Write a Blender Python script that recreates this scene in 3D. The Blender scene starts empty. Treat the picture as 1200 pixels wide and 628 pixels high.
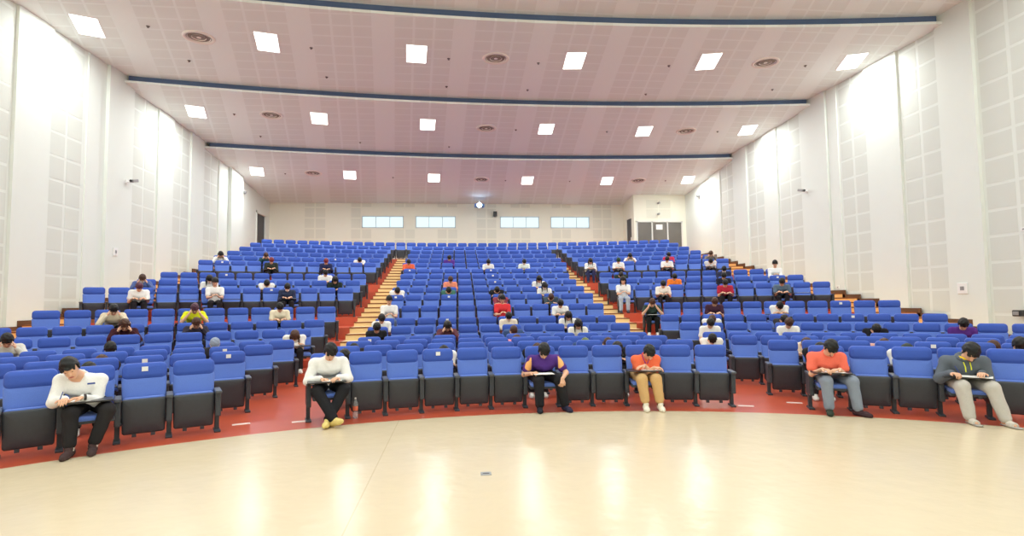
import bpy, bmesh, math, random
import numpy as np
from mathutils import Vector, Matrix

random.seed(7)
rng = np.random.RandomState(11)
scene = bpy.context.scene
COL = scene.collection
PI = math.pi

# ------------------------------------------------------------------ materials
def lin(c):
    out = []
    for v in c:
        v = v / 255.0
        out.append(v / 12.92 if v <= 0.04045 else ((v + 0.055) / 1.055) ** 2.4)
    return tuple(out) + (1.0,)

_M = {}
def mat(name, rgb, rough=0.6, spec=0.5, noise=0.06, scale=40.0, bump=0.0, metal=0.0, sheen=0.0):
    """procedural principled material: base colour broken up by noise"""
    if name in _M:
        return _M[name]
    m = bpy.data.materials.new(name)
    m.use_nodes = True
    nt = m.node_tree
    b = nt.nodes['Principled BSDF']
    b.inputs['Roughness'].default_value = rough
    b.inputs['Specular IOR Level'].default_value = spec
    b.inputs['Metallic'].default_value = metal
    if sheen:
        b.inputs['Sheen Weight'].default_value = sheen
    c = lin(rgb)
    tc = nt.nodes.new('ShaderNodeTexCoord')
    nz = nt.nodes.new('ShaderNodeTexNoise')
    nz.inputs['Scale'].default_value = scale
    nz.inputs['Detail'].default_value = 3.0
    nt.links.new(tc.outputs['Object'], nz.inputs['Vector'])
    mx = nt.nodes.new('ShaderNodeMix')
    mx.data_type = 'RGBA'
    mx.inputs[6].default_value = tuple(v * (1 - noise) for v in c[:3]) + (1,)
    mx.inputs[7].default_value = tuple(min(1, v * (1 + noise)) for v in c[:3]) + (1,)
    nt.links.new(nz.outputs['Fac'], mx.inputs[0])
    nt.links.new(mx.outputs[2], b.inputs['Base Color'])
    if bump:
        bp = nt.nodes.new('ShaderNodeBump')
        bp.inputs['Strength'].default_value = bump
        bp.inputs['Distance'].default_value = 0.01
        nt.links.new(nz.outputs['Fac'], bp.inputs['Height'])
        nt.links.new(bp.outputs['Normal'], b.inputs['Normal'])
    _M[name] = m
    return m

def emat(name, rgb, strength):
    m = bpy.data.materials.new(name)
    m.use_nodes = True
    nt = m.node_tree
    nt.nodes.clear()
    o = nt.nodes.new('ShaderNodeOutputMaterial')
    e = nt.nodes.new('ShaderNodeEmission')
    e.inputs['Color'].default_value = lin(rgb)
    e.inputs['Strength'].default_value = strength
    nt.links.new(e.outputs[0], o.inputs[0])
    return m

def math_node(nt, op, a, b=None, c=None):
    n = nt.nodes.new('ShaderNodeMath')
    n.operation = op
    for i, v in enumerate((a, b, c)):
        if v is None:
            continue
        if isinstance(v, (int, float)):
            n.inputs[i].default_value = v
        else:
            nt.links.new(v, n.inputs[i])
    return n.outputs[0]

# ------------------------------------------------------------------ objects
def link(o, parent=None):
    COL.objects.link(o)
    if parent is not None:
        o.parent = parent
    return o

def tag(o, label=None, cat=None, group=None, kind=None):
    if label: o['label'] = label
    if cat: o['category'] = cat
    if group: o['group'] = group
    if kind: o['kind'] = kind
    return o

def empty(name, loc=(0, 0, 0), rz=0.0):
    o = bpy.data.objects.new(name, None)
    o.location = loc
    o.rotation_euler = (0, 0, rz)
    o.empty_display_size = 0.1
    return link(o)

def obj(name, me, parent=None, m=None, loc=None, rot=None):
    """object on mesh; material m goes into an object-level slot so meshes can be shared"""
    o = bpy.data.objects.new(name, me)
    link(o, parent)
    if m is not None:
        if not me.materials:
            me.materials.append(m)
        o.material_slots[0].link = 'OBJECT'
        o.material_slots[0].material = m
    if loc is not None: o.location = loc
    if rot is not None: o.rotation_euler = rot
    return o

def mesh_from(name, verts, faces, smooth=False, mats=None, fm=None):
    me = bpy.data.meshes.new(name)
    me.from_pydata([tuple(v) for v in verts], [], [tuple(f) for f in faces])
    if mats:
        for m in mats: me.materials.append(m)
    if fm is not None:
        me.polygons.foreach_set('material_index', np.asarray(fm, dtype=np.int32))
    me.polygons.foreach_set('use_smooth', [bool(smooth)] * len(me.polygons))
    me.update()
    return me

class MB:
    """collects simple shapes; one mesh at the end"""
    def __init__(s):
        s.v = []; s.f = []; s.m = []; s.sm = []
    def add(s, verts, faces, mi=0, smooth=False):
        o = len(s.v)
        s.v += [tuple(v) for v in verts]
        s.f += [tuple(i + o for i in f) for f in faces]
        s.m += [mi] * len(faces)
        s.sm += [smooth] * len(faces)
    def box(s, lo, hi, mi=0, bev=0.0, M=None):
        x0, y0, z0 = lo; x1, y1, z1 = hi
        if bev <= 0:
            v = [(x0,y0,z0),(x1,y0,z0),(x1,y1,z0),(x0,y1,z0),(x0,y0,z1),(x1,y0,z1),(x1,y1,z1),(x0,y1,z1)]
            f = [(0,3,2,1),(4,5,6,7),(0,1,5,4),(1,2,6,5),(2,3,7,6),(3,0,4,7)]
        else:
            bm = bmesh.new()
            r = bmesh.ops.create_cube(bm, size=1.0)
            for w in bm.verts:
                w.co = Vector(((x0+x1)/2 + w.co.x*(x1-x0), (y0+y1)/2 + w.co.y*(y1-y0), (z0+z1)/2 + w.co.z*(z1-z0)))
            bmesh.ops.bevel(bm, geom=list(bm.edges), offset=bev, segments=2, affect='EDGES', profile=0.6)
            bm.verts.index_update()
            v = [tuple(w.co) for w in bm.verts]
            f = [tuple(w.index for w in q.verts) for q in bm.faces]
            bm.free()
        if M is not None:
            v = [tuple(M @ Vector(p)) for p in v]
        s.add(v, f, mi)
    def tube(s, pts, rad, n=10, mi=0, caps=True):
        pts = [Vector(p) for p in pts]
        if isinstance(rad, (int, float)): rad = [rad] * len(pts)
        V = []; F = []
        for i, p in enumerate(pts):
            d = (pts[min(i+1, len(pts)-1)] - pts[max(i-1, 0)]).normalized()
            a = d.cross(Vector((0, 0, 1)))
            if a.length < 1e-4: a = d.cross(Vector((1, 0, 0)))
            a.normalize(); b = d.cross(a)
            for k in range(n):
                t = 2*PI*k/n
                V.append(p + (a*math.cos(t) + b*math.sin(t))*rad[i])
        for i in range(len(pts)-1):
            for k in range(n):
                k2 = (k+1) % n
                F.append((i*n+k, i*n+k2, (i+1)*n+k2, (i+1)*n+k))
        s.add(V, F, mi, True)
        if caps:
            s.add(V[:n][::-1], [tuple(range(n))], mi)
            s.add(V[-n:], [tuple(range(n))], mi)
    def lathe(s, prof, n=24, mi=0, M=None, smooth=True):
        V = []; F = []
        for (r, z) in prof:
            for k in range(n):
                t = 2*PI*k/n
                V.append((r*math.cos(t), r*math.sin(t), z))
        for i in range(len(prof)-1):
            for k in range(n):
                k2 = (k+1) % n
                F.append((i*n+k, i*n+k2, (i+1)*n+k2, (i+1)*n+k))
        if M is not None: V = [tuple(M @ Vector(p)) for p in V]
        s.add(V, F, mi, smooth)
    def slab(s, w0, w1, z0, z1, y0, y1, t, r=0.05, n=6, mi=0, pillow=0.012, edge=0.018, rows=1):
        """upholstered slab: half width w0 at z0 to w1 at z1, front face at y0 (bottom) .. y1 (top), thickness t towards +y"""
        H = z1 - z0
        def outline(ins):
            P = []
            rr = max(0.004, r - ins)
            for (cx, cz, a0) in ((1, 1, 0), (-1, 1, PI/2), (-1, -1, PI), (1, -1, 1.5*PI)):
                zc = (z1 - ins - rr) if cz > 0 else (z0 + ins + rr)
                f = (zc - z0)/H
                wc = w0 + (w1 - w0)*f - ins - rr
                for k in range(n):
                    a = a0 + (PI/2)*k/(n-1)
                    P.append((cx*wc + rr*math.cos(a), zc + rr*math.sin(a)))
            return P
        def yy(z): return y0 + (y1 - y0)*(z - z0)/H
        rings = [(min(w0, w1, H/2)*0.55, -pillow), (edge*2.2, -pillow*0.75), (edge, -0.001), (edge*0.3, edge*0.35), (0, edge), (0, t-edge*0.7), (edge*0.7, t)]
        V = []; F = []
        m = 4*n
        for ins, dy in rings:
            for (x, z) in outline(min(ins, H/2 - 0.006)):
                V.append((x, yy(z) + dy, z))
        for i in range(len(rings)-1):
            for k in range(m):
                k2 = (k+1) % m
                F.append((i*m+k, (i+1)*m+k, (i+1)*m+k2, i*m+k2))
        F.append(tuple(range(m)))
        F.append(tuple(range((len(rings)-1)*m, len(rings)*m))[::-1])
        s.add(V, F, mi, True)
    def mesh(s, name, mats=None, M=None):
        me = mesh_from(name, s.v, s.f, False, mats, s.m if mats else None)
        me.polygons.foreach_set('use_smooth', s.sm)
        if M is not None: me.transform(M)
        me.update()
        return me

# ------------------------------------------------------------------ hall numbers (metres; camera stands at x=0, y=0)
X0, Y0 = 1.197, -1.667          # centre of the seating arcs
R1, PITCH, S = 10.14, 1.1833, 0.5222
RC = 9.638                      # edge of the stage floor
FLOOR = [0, 0, 0, 0, 0, .156, .322, .632, .944, 1.199, 1.470, 1.748, 2.014, 2.323, 2.594, 2.891, 3.187, 3.492, 3.791]
HW = 11.2                       # half width of the hall
XL, XR = X0 - HW, X0 + HW
YB = 30.5                       # back wall
YF = -8.0                       # wall behind the stage
RISER = 0.64                    # riser of a row, in front of its seats
def rad(i): return R1 + (i - 1)*PITCH
def on_arc(r, l):               # point of the arc of radius r at lateral l from the hall axis
    return (X0 + l, Y0 + math.sqrt(max(r*r - l*l, 0.0)))

def row_seats(i):
    r = rad(i); out = []
    if i == 18:
        t = math.asin(-10.35/r); k = 0
        while r*math.sin(t + S/r) < 9.95:
            out.append(('C', k, t + .5*S/r)); t += S/r; k += 1
        return out
    if i not in (8, 12):
        t = math.asin((-4.28 if i == 1 else -4.36)/r); k = 0
        lim = -10.3 if i < 9 else -10.6
        while k < 13 and t - S/r > -1.3 and r*math.sin(t - S/r) > lim:
            out.append(('L', k, t - .5*S/r)); t -= S/r; k += 1
        t = math.asin((3.93 if i == 1 else 4.03)/r); k = 0
        while k < 13 and t + S/r < 1.3 and r*math.sin(t + S/r) < 10.0:
            out.append(('R', k, t + .5*S/r)); t += S/r; k += 1
    n = 13 if i >= 13 else 12
    t = math.asin((-3.25 if i < 13 else -3.40)/r)
    for k in range(n):
        out.append(('C', k, t + (k + .5)*S/r))
    return out

# camera: f = 645 px of a 1200 px wide frame
FPX, YAW, PIT, ROL, CAMZ = 645.0, 0.10, 0.0614, -0.0118, 1.6
def camera():
    cy, sy, cp, sp, cr, sr = math.cos(YAW), math.sin(YAW), math.cos(PIT), math.sin(PIT), math.cos(ROL), math.sin(ROL)
    u = Vector((cy, -sy, 0)); f0 = Vector((sy, cy, 0)); z = Vector((0, 0, 1))
    f = f0*cp + z*sp; v = -f0*sp + z*cp
    r = u*cr + v*sr; up = -u*sr + v*cr
    M = Matrix(((r.x, up.x, -f.x, 0), (r.y, up.y, -f.y, 0), (r.z, up.z, -f.z, CAMZ), (0, 0, 0, 1)))
    c = bpy.data.cameras.new('camera')
    c.sensor_width = 36.0
    c.lens = FPX/1200.0*36.0
    c.clip_end = 200
    o = bpy.data.objects.new('camera', c)
    COL.objects.link(o)
    o.matrix_world = M
    scene.camera = o
    return r, up, f
CAM_R, CAM_U, CAM_F = camera()
def in_frame(x, y, z, mx=25):   # which far seats can be left out because they are outside the frame
    d = Vector((x, y, z - CAMZ))
    w = d.dot(CAM_F)
    if w < 0.1: return False
    px = 600 + FPX*d.dot(CAM_R)/w
    return -mx < px < 1200 + mx
# ------------------------------------------------------------------ who sits where
# row, block, seat counted from the inner aisle, sideways lean, pose, hair, shirt, sleeves, trousers, mask, description
W = (238, 238, 236); BK = (38, 38, 42); NV = (46, 52, 88); GY = (150, 152, 156); DG = (58, 66, 62)
JN = (96, 112, 142); CR = (238, 228, 200)
BH = (26, 24, 24); BR = (74, 46, 34); MR = (120, 40, 46)
PEOPLE = [
 (5,'L',9,-.1,'hands',('short',BH),(214,212,204),'long',BK,0,'person in pale sweater with raised elbow at the left edge of the hall'),
 (7,'L',9,.1,'hands',('short',BH),(222,208,182),'long',BK,0,'person in beige jacket holding hands behind a bowed black haired head'),
 (6,'L',7,-.12,'hands',('long',BR),(66,30,40),'long',BK,0,'brown haired person in dark maroon top in front of the beige jacket'),
 (4,'L',5,-.12,'write',('short',BH),(44,44,50),'long',BK,1,'black haired person in dark jacket and white mask, fourth row left block'),
 (3,'L',4,-.1,'slump',('short',BR),(48,44,50),'long',BK,0,'person slumped with dark brown hair, third row left block'),
 (2,'L',3,-.1,'slump',('short',BH),(60,66,110),'long',BK,0,'person slumped with black hair in second row behind the white shirted writer'),
 (10,'L',11,-.1,'hands',('short',BR),(86,104,158),'long',JN,1,'person in grey blue shirt with mask beside the left side stairs'),
 (9,'L',10,-.1,'write',('short',(88,48,66)),W,'short',BK,0,'person in white shirt with red lanyard and dark red hair by left stairs'),
 (7,'L',6,.1,'hands',('short',(84,50,66)),(222,228,40),'short',BK,0,'person in bright yellow shirt in the left block'),
 (6,'L',5,.12,'hands',('short',BR),(56,52,66),'long',BK,0,'person in dark top resting face on hand before the yellow shirt'),
 (4,'L',2,-.12,'write',('cap',(150,160,178)),(52,50,56),'long',BK,1,'person in grey cap and white mask below the yellow shirt'),
 (10,'L',8,0,'write',('long',BH),W,'short',BK,1,'long haired person in white shirt and mask, tenth row left block'),
 (9,'L',7,.1,'upright',('short',BH),W,'short',BK,0,'person in white T-shirt holding a paper up, ninth row left block'),
 (14,'L',11,0,'hands',('long',BH),W,'long',BK,0,'long haired person in white at the far left end of a rear row'),
 (14,'L',8,0,'hands',('short',BR),(40,70,76),'long',BK,0,'person in dark green raising an arm behind the maroon haired one'),
 (13,'L',7,.05,'write',('short',MR),(52,58,52),'long',BK,0,'maroon haired person in dark green uniform in the left rear rows'),
 (10,'L',5,0,'slump',('short',BH),W,'short',BK,0,'person in white shirt with head down, tenth row left block'),
 (9,'L',3,-.1,'write',('short',BH),(50,58,84),'long',BK,1,'person in dark navy shirt and white mask with open writing board'),
 (7,'L',2,-.1,'write',('short',BH),CR,'short',BK,0,'person in cream shirt writing, seventh row left block'),
 (5,'L',0,-.12,'slump',('long',BR),(240,236,230),'long',BK,0,'brown haired person in white leaning aside at the end of fifth row'),
 (13,'L',3,-.1,'write',('short',MR),(44,50,88),'long',BK,0,'person in navy uniform, thirteenth row left block'),
 (11,'L',2,-.1,'write',('short',BH),W,'long',BK,0,'person in white shirt with arms wide, eleventh row left block'),
 (10,'L',1,-.05,'write',('long',BH),(38,50,48),'long',BK,0,'person in dark headscarf and dark green top near left aisle'),
 (14,'L',1,-.1,'slump',('short',BH),W,'short',BK,0,'black haired person in white shirt high up beside left aisle'),
 (7,'C',0,-.05,'upright',('short',BH),W,'short',JN,0,'person in white T-shirt at left end of seventh row, centre block'),
 (6,'C',0,-.1,'write',('short',BH),W,'short',BK,0,'person in white shirt at left end of sixth row, centre block'),
 (5,'C',0,-.05,'write',('short',BH),(34,34,38),'long',BK,0,'person in black jacket with white trim at left end of fifth row'),
 (3,'C',0,-.12,'slump',('short',BH),(44,44,48),'long',BK,0,'black haired person slumped at left end of third row centre block'),
 (2,'C',0,-.05,'slump',('short',BH),W,'long',BK,0,'person in white slumped right behind the man with crossed ankles'),
 (9,'C',0,-.1,'slump',('short',BH),W,'short',BK,0,'person in white with black hair at left end of ninth row'),
 (13,'C',0,0,'write',('short',BH),(240,112,78),'short',BK,0,'person in orange shirt high up beside the left aisle'),
 (14,'C',3,.05,'write',('short',BH),(96,58,150),'long',BK,0,'person in purple and yellow shirt high in the centre block'),
 (10,'C',3,0,'write',('short',BR),(240,150,120),'short',BK,0,'person in orange and white shirt, tenth row centre block'),
 (9,'C',3,-.05,'slump',('short',BH),(70,120,104),'short',BK,0,'person in green shirt with black hair, ninth row centre block'),
 (13,'C',6,.1,'write',('short',BH),W,'short',BK,0,'person in white shirt high in the middle of the centre block'),
 (9,'C',6,-.05,'slump',('short',BH),(36,38,42),'long',BK,0,'person in black slumped on folded arms, ninth row centre block'),
 (8,'C',6,-.02,'slump',('short',BR),(150,70,84),'short',BK,0,'brown haired person in maroon shirt below the slumped one in black'),
 (5,'C',3,0,'hands',('long',BH),(104,62,72),'long',BK,0,'long haired person in maroon sleeves, fifth row centre block'),
 (2,'C',3,0,'slump',('short',BH),W,'short',BK,0,'black haired person behind the tagged front seat'),
 (7,'C',6,-.05,'upright',('short',BH),(226,60,66),'short',NV,0,'person in red T-shirt, seventh row centre block'),
 (6,'C',6,0,'write',('short',BH),(236,226,208),'short',NV,1,'person with white mask and short pale sleeves before the red T-shirt'),
 (5,'C',6,0,'slump',('short',BR),(70,94,140),'long',BK,0,'person in denim blue jacket between the mask wearer and pink top'),
 (4,'C',6,-.05,'slump',('long',BR),(238,150,168),'short',BK,0,'brown haired person in pink top, fourth row centre block'),
 (2,'C',6,.05,'slump',('short',BR),(40,40,44),'long',BK,0,'brown haired person in black directly behind the purple polo shirt'),
 (7,'C',9,.02,'write',('short',BH),W,'short',NV,0,'person in white T-shirt, seventh row centre block near right aisle'),
 (6,'C',9,0,'write',('long',BH),W,'short',BK,0,'long haired person in white, sixth row centre block near right aisle'),
 (5,'C',9,0,'write',('long',BH),(240,238,230),'short',BK,0,'long haired person in white, fifth row centre block near right aisle'),
 (3,'C',8,.12,'slump',('short',(96,110,52)),(60,84,130),'short',BK,0,'person with greenish dyed hair low in the third row'),
 (3,'C',9,.05,'slump',('short',BR),(70,66,80),'short',BK,0,'brown haired person low in third row beside the greenish hair'),
 (2,'C',9,-.1,'slump',('long',BH),(40,40,44),'long',BK,0,'person with long black hair hanging behind the orange shirt'),
 (10,'C',9,-.05,'write',('long',BH),W,'short',BK,0,'long haired person in white, tenth row centre block right part'),
 (9,'C',9,-.05,'write',('long',BH),W,'short',BK,1,'long haired person in white with mask, ninth row right part'),
 (8,'C',9,-.05,'slump',('short',BR),(70,84,96),'long',BK,0,'person in grey blue top slumped, eighth row right part'),
 (13,'C',9,.02,'write',('short',BH),(226,236,230),'short',NV,1,'person with white mask high in the centre block right part'),
 (13,'R',0,0,'write',('long',BH),W,'long',NV,0,'long haired person in white at aisle end high in right block'),
 (14,'R',4,-.1,'hands',('long',BH),(236,234,240),'short',BK,0,'long haired person in white behind a writer, high in right block'),
 (13,'R',2,.1,'write',('short',(30,60,36)),W,'short',BK,0,'person in white shirt with paper, leaning, high in right block'),
 (11,'R',1,0,'slump',('short',BH),(44,58,54),'long',BK,0,'person in dark green slumped, eleventh row right block'),
 (9,'R',0,-.1,'upright',('long',BH),W,'short',(176,190,206),0,'long haired person in white and pale jeans at right aisle end'),
 (14,'R',7,-.05,'write',('short',BH),(206,60,92),'short',BK,0,'person in red shirt high up in right block'),
 (13,'R',6,-.05,'write',('short',BH),W,'short',BK,0,'person in white shirt with dark board before the red shirt'),
 (10,'R',4,-.12,'write',('short',BH),(246,132,52),'short',BK,0,'person in orange vest over white sleeves in right block'),
 (9,'R',2,.1,'write',('short',BH),(238,232,222),'short',BK,0,'person in cream white shirt with black writing board, ninth row right block'),
 (7,'R',0,-.05,'hands',('short',BR),(50,66,60),'short',(30,32,34),0,'person in dark green holding head in both hands at right aisle end'),
 (14,'R',10,.08,'hands',('short',BR),(120,112,108),'long',BK,0,'person in brownish top at right end of a rear row'),
 (13,'R',9,.05,'slump',('short',BH),(206,206,208),'long',BK,0,'person in pale grey sleeves slumped near right end of a rear row'),
 (11,'R',8,-.05,'write',('short',BH),(52,56,84),'long',BK,1,'person in navy with white mask behind the red polo shirt'),
 (10,'R',7,-.1,'write',('short',BH),(40,40,56),'long',BK,0,'black haired person in dark top just behind the red polo shirt'),
 (9,'R',6,-.1,'write',('short',BH),(176,44,66),'short',BK,0,'person in dark red polo shirt with paper, ninth row right block'),
 (7,'R',3,.05,'write',('short',BR),(72,44,62),'short',BK,0,'person in dark maroon shirt, seventh row right block'),
 (6,'R',2,-.05,'slump',('short',BR),W,'long',BK,0,'brown haired person in white sleeves, sixth row right block'),
 (5,'R',1,-.1,'write',('short',BH),W,'short',BK,0,'person in white shirt with dark collar, fifth row right block'),
 (4,'R',0,-.1,'slump',('short',BH),(242,240,232),'short',BK,0,'small person in white at aisle end of fourth row, right block'),
 (11,'R',11,.05,'upright',('short',BH),(236,238,238),'long',BK,0,'person in white jacket beside the right side stairs'),
 (9,'R',9,-.05,'write',('short',BH),(92,112,132),'short',BK,0,'person in grey blue shirt near right stairs, ninth row'),
 (7,'R',6,.1,'slump',('short',BH),W,'short',BK,0,'person in white shirt slumped sideways, seventh row right block'),
 (6,'R',5,.05,'slump',('short',BH),(58,58,62),'short',BK,0,'person in dark grey slumped below the white shirt, sixth row right'),
 (5,'R',4,0,'write',('short',BR),W,'short',BK,0,'brown haired person in white collar shirt, fifth row right block'),
 (3,'R',2,-.05,'slump',('short',BR),(232,216,196),'long',BK,0,'brown haired person in beige, third row left of coral polo shirt'),
 (2,'R',1,-.05,'slump',('short',BH),(40,40,46),'long',BK,0,'person in black slumped directly behind the coral polo shirt'),
 (5,'R',7,.1,'slump',('short',BH),(34,34,40),'long',BK,0,'person in black jacket slumped in the middle of right block'),
 (3,'R',4,.12,'slump',('short',BR),(206,160,150),'short',BK,0,'brown haired person low in third row, right block'),
 (2,'R',3,.1,'slump',('short',(34,44,32)),(232,232,232),'short',BK,0,'person with black hair and white collar low in second row right'),
 (5,'R',10,.02,'write',('short',BH),(88,46,130),'short',BK,0,'person in purple and yellow shirt by the right wall'),
 (3,'R',7,.05,'slump',('short',BR),(60,60,64),'short',BK,0,'dark haired person low in front of the right wall'),
 (2,'R',6,-.1,'write',('short',BH),(60,60,66),'short',BK,1,'black haired person with white mask at the right edge'),
 # the six in the front row, built one by one
 (1,'L',2,0,'front_one',None,None,None,None,0,'person in white shirt and black trousers leaning sideways over a board, front far left'),
 (1,'C',0,0,'front_two',None,None,None,None,0,'person in open white shirt and black trousers with crossed ankles, front row'),
 (1,'C',6,0,'front_three',None,None,None,None,0,'person in purple polo with orange shoulder panels and black trousers, front row'),
 (1,'C',9,0,'front_four',None,None,None,None,0,'person in orange shirt and khaki trousers with folded arms, front row'),
 (1,'R',0,0,'front_five',None,None,None,None,0,'person in coral polo shirt and grey blue jeans, front row'),
 (1,'R',3,0,'front_six',None,None,None,None,0,'person in dark grey hoodie and pale trousers writing, front row right'),
]
LAMP = 3.0
LAMP_W = 84.0
LAMP_STAGE = 72.0
SPREAD = 3.1416
EXPO = 0.35
# ------------------------------------------------------------------ the room
M_wall = mat('painted_wall', (229, 234, 228), 0.7, 0.3, 0.015, 2.0)
M_perf = mat('perforated_board', (217, 221, 214), 0.85, 0.2, 0.02, 300.0, 0.15)
M_backwall = mat('back_wall_paint', (240, 238, 222), 0.75, 0.3, 0.015, 2.0)
M_backperf = mat('back_wall_perforated', (228, 227, 212), 0.85, 0.2, 0.02, 300.0, 0.15)
M_navy = mat('navy_fascia', (86, 106, 142), 0.5, 0.4, 0.05, 5.0)
M_brown = mat('dark_wood_skirting', (98, 66, 44), 0.5, 0.4, 0.12, 12.0)
M_white = mat('white_plastic', (240, 240, 238), 0.45, 0.4, 0.01)
M_black = mat('black_plastic', (44, 45, 48), 0.38, 0.5, 0.08, 60.0)
M_dark = mat('dark_grey_metal', (66, 68, 74), 0.5, 0.5, 0.05)
M_grey = mat('grey_metal', (150, 150, 150), 0.4, 0.5, 0.05)

def floor_material():
    m = bpy.data.materials.new('polished_beige_floor')
    m.use_nodes = True
    nt = m.node_tree; b = nt.nodes['Principled BSDF']
    tc = nt.nodes.new('ShaderNodeTexCoord')
    n1 = nt.nodes.new('ShaderNodeTexNoise'); n1.inputs['Scale'].default_value = 0.55; n1.inputs['Detail'].default_value = 5
    nt.links.new(tc.outputs['Object'], n1.inputs['Vector'])
    mx = nt.nodes.new('ShaderNodeMix'); mx.data_type = 'RGBA'
    mx.inputs[6].default_value = lin((211, 194, 163)); mx.inputs[7].default_value = lin((219, 204, 177))
    nt.links.new(n1.outputs['Fac'], mx.inputs[0])
    # two thin sheet seams
    sep = nt.nodes.new('ShaderNodeSeparateXYZ'); nt.links.new(tc.outputs['Object'], sep.inputs[0])
    seam = None
    for (a, off) in ((0.0, 0.80),):
        d = math_node(nt, 'ABSOLUTE', math_node(nt, 'ADD', sep.outputs[0], off))
        k = math_node(nt, 'LESS_THAN', d, 0.006)
        seam = k if seam is None else math_node(nt, 'MAXIMUM', seam, k)
    m2 = nt.nodes.new('ShaderNodeMix'); m2.data_type = 'RGBA'
    nt.links.new(math_node(nt, 'MULTIPLY', seam, 0.25), m2.inputs[0])
    nt.links.new(mx.outputs[2], m2.inputs[6]); m2.inputs[7].default_value = lin((150, 120, 80))
    nt.links.new(m2.outputs[2], b.inputs['Base Color'])
    n2 = nt.nodes.new('ShaderNodeTexNoise'); n2.inputs['Scale'].default_value = 5.0; n2.inputs['Detail'].default_value = 2
    nt.links.new(tc.outputs['Object'], n2.inputs['Vector'])
    bp = nt.nodes.new('ShaderNodeBump'); bp.inputs['Strength'].default_value = 0.09; bp.inputs['Distance'].default_value = 0.05
    nt.links.new(n2.outputs['Fac'], bp.inputs['Height']); nt.links.new(bp.outputs['Normal'], b.inputs['Normal'])
    b.inputs['Roughness'].default_value = 0.22
    b.inputs['Specular IOR Level'].default_value = 0.22
    return m

def red_material():
    m = mat('red_vinyl_floor', (198, 88, 62), 0.3, 0.5, 0.10, 3.0, 0.03)
    return m
M_floor = floor_material(); M_red = red_material()
M_step = mat('beige_step_vinyl', (244, 214, 160), 0.4, 0.4, 0.05, 6.0)
M_wood = mat('orange_step_wood', (240, 186, 118), 0.45, 0.4, 0.10, 9.0)
M_nose = mat('brown_nosing', (128, 72, 40), 0.5, 0.4, 0.08, 9.0)

def ceiling_material():
    m = bpy.data.materials.new('ceiling_board')
    m.use_nodes = True
    nt = m.node_tree; b = nt.nodes['Principled BSDF']
    tc = nt.nodes.new('ShaderNodeTexCoord')
    sep = nt.nodes.new('ShaderNodeSeparateXYZ'); nt.links.new(tc.outputs['Object'], sep.inputs[0])
    def cell(o, size, gap, shift):
        t = math_node(nt, 'FRACT', math_node(nt, 'DIVIDE', math_node(nt, 'ADD', o, shift), size))
        return math_node(nt, 'MULTIPLY', math_node(nt, 'GREATER_THAN', t, gap), math_node(nt, 'LESS_THAN', t, 1 - gap))
    # boards fan out with the seating: lateral distance is measured along arcs
    fan = math_node(nt, 'MULTIPLY', math_node(nt, 'DIVIDE', math_node(nt, 'SUBTRACT', sep.outputs[0], X0), math_node(nt, 'MAXIMUM', math_node(nt, 'ADD', sep.outputs[1], 11.0), 2.0)), 31.0)
    fx = cell(fan, 0.64, 0.06, 0.1 + 100)
    fy = cell(sep.outputs[1], 0.58, 0.06, 100)
    band = math_node(nt, 'FRACT', math_node(nt, 'DIVIDE', math_node(nt, 'ADD', fan, 100.74), 2.56))
    bx = math_node(nt, 'LESS_THAN', band, 0.75)      # three perforated boards, then a plain one
    g = math_node(nt, 'MULTIPLY', math_node(nt, 'MULTIPLY', fx, fy), bx)
    mx = nt.nodes.new('ShaderNodeMix'); mx.data_type = 'RGBA'
    mx.inputs[6].default_value = lin((243, 250, 248)); mx.inputs[7].default_value = lin((235, 241, 238))
    nt.links.new(g, mx.inputs[0]); nt.links.new(mx.outputs[2], b.inputs['Base Color'])
    b.inputs['Roughness'].default_value = 0.8
    b.inputs['Specular IOR Level'].default_value = 0.2
    return m
M_ceil = ceiling_material()

def structure(name, mb, mats, smooth=False):
    o = link(bpy.data.objects.new(name, mb.mesh(name, mats)))
    o['kind'] = 'structure'
    return o

# stage floor: everything inside the carpet's edge
mb = MB()
N = 96
ring = [(X0 + RC*math.sin(a), Y0 + RC*math.cos(a)) for a in np.linspace(-PI/2, PI/2, N)]
ring = [(XL, YF)] + [(XL, ring[0][1])] + ring + [(XR, ring[-1][1])] + [(XR, YF)]
mb.add([(x, y, 0) for x, y in ring][::-1] + [(x, y, -0.15) for x, y in ring], [tuple(range(len(ring))), tuple(range(len(ring), 2*len(ring)))])
structure('floor', mb, [M_floor])

# terraces: the red floor of the flat rows, then a platform per row
def lat_list(n=40, a=-HW, b=HW): return list(np.linspace(a, b, n))
mb = MB()
def arc_band(r0, r1, z, zlow, a=-HW, b=HW, n=48, mi_top=0, mi_front=0, ymax=None):
    V = []; F = []; mi = []
    ls = np.linspace(a, b, n)
    for l in ls:
        def yy(r):
            y = Y0 + math.sqrt(max(r*r - l*l, 0.0)) if abs(l) < r else Y0
            return y if ymax is None else min(y, ymax)
        V += [(X0 + l, yy(r0), zlow), (X0 + l, yy(r0), z), (X0 + l, yy(r1), z)]
    for k in range(n - 1):
        a0 = 3*k; b0 = 3*(k+1)
        F.append((a0, b0, b0+1, a0+1)); mi.append(mi_front)
        F.append((a0+1, b0+1, b0+2, a0+2)); mi.append(mi_top)
    return V, F, mi
def add_band(mb, *a, **k):
    V, F, mi = arc_band(*a, **k)
    for f, m_ in zip(F, mi):
        pass
    o = len(mb.v); mb.v += V
    mb.f += [tuple(i + o for i in f) for f in F]; mb.m += mi; mb.sm += [False]*len(F)
add_band(mb, RC, rad(5) - RISER, 0.0, -0.1, n=160)
for i in range(5, 19):
    r1 = rad(i+1) - RISER if i < 18 else 60.0
    add_band(mb, rad(i) - RISER, r1, FLOOR[i], FLOOR[i-1] - 0.02, n=64, ymax=YB + 0.4)
structure('floor', mb, [M_red])

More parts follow.
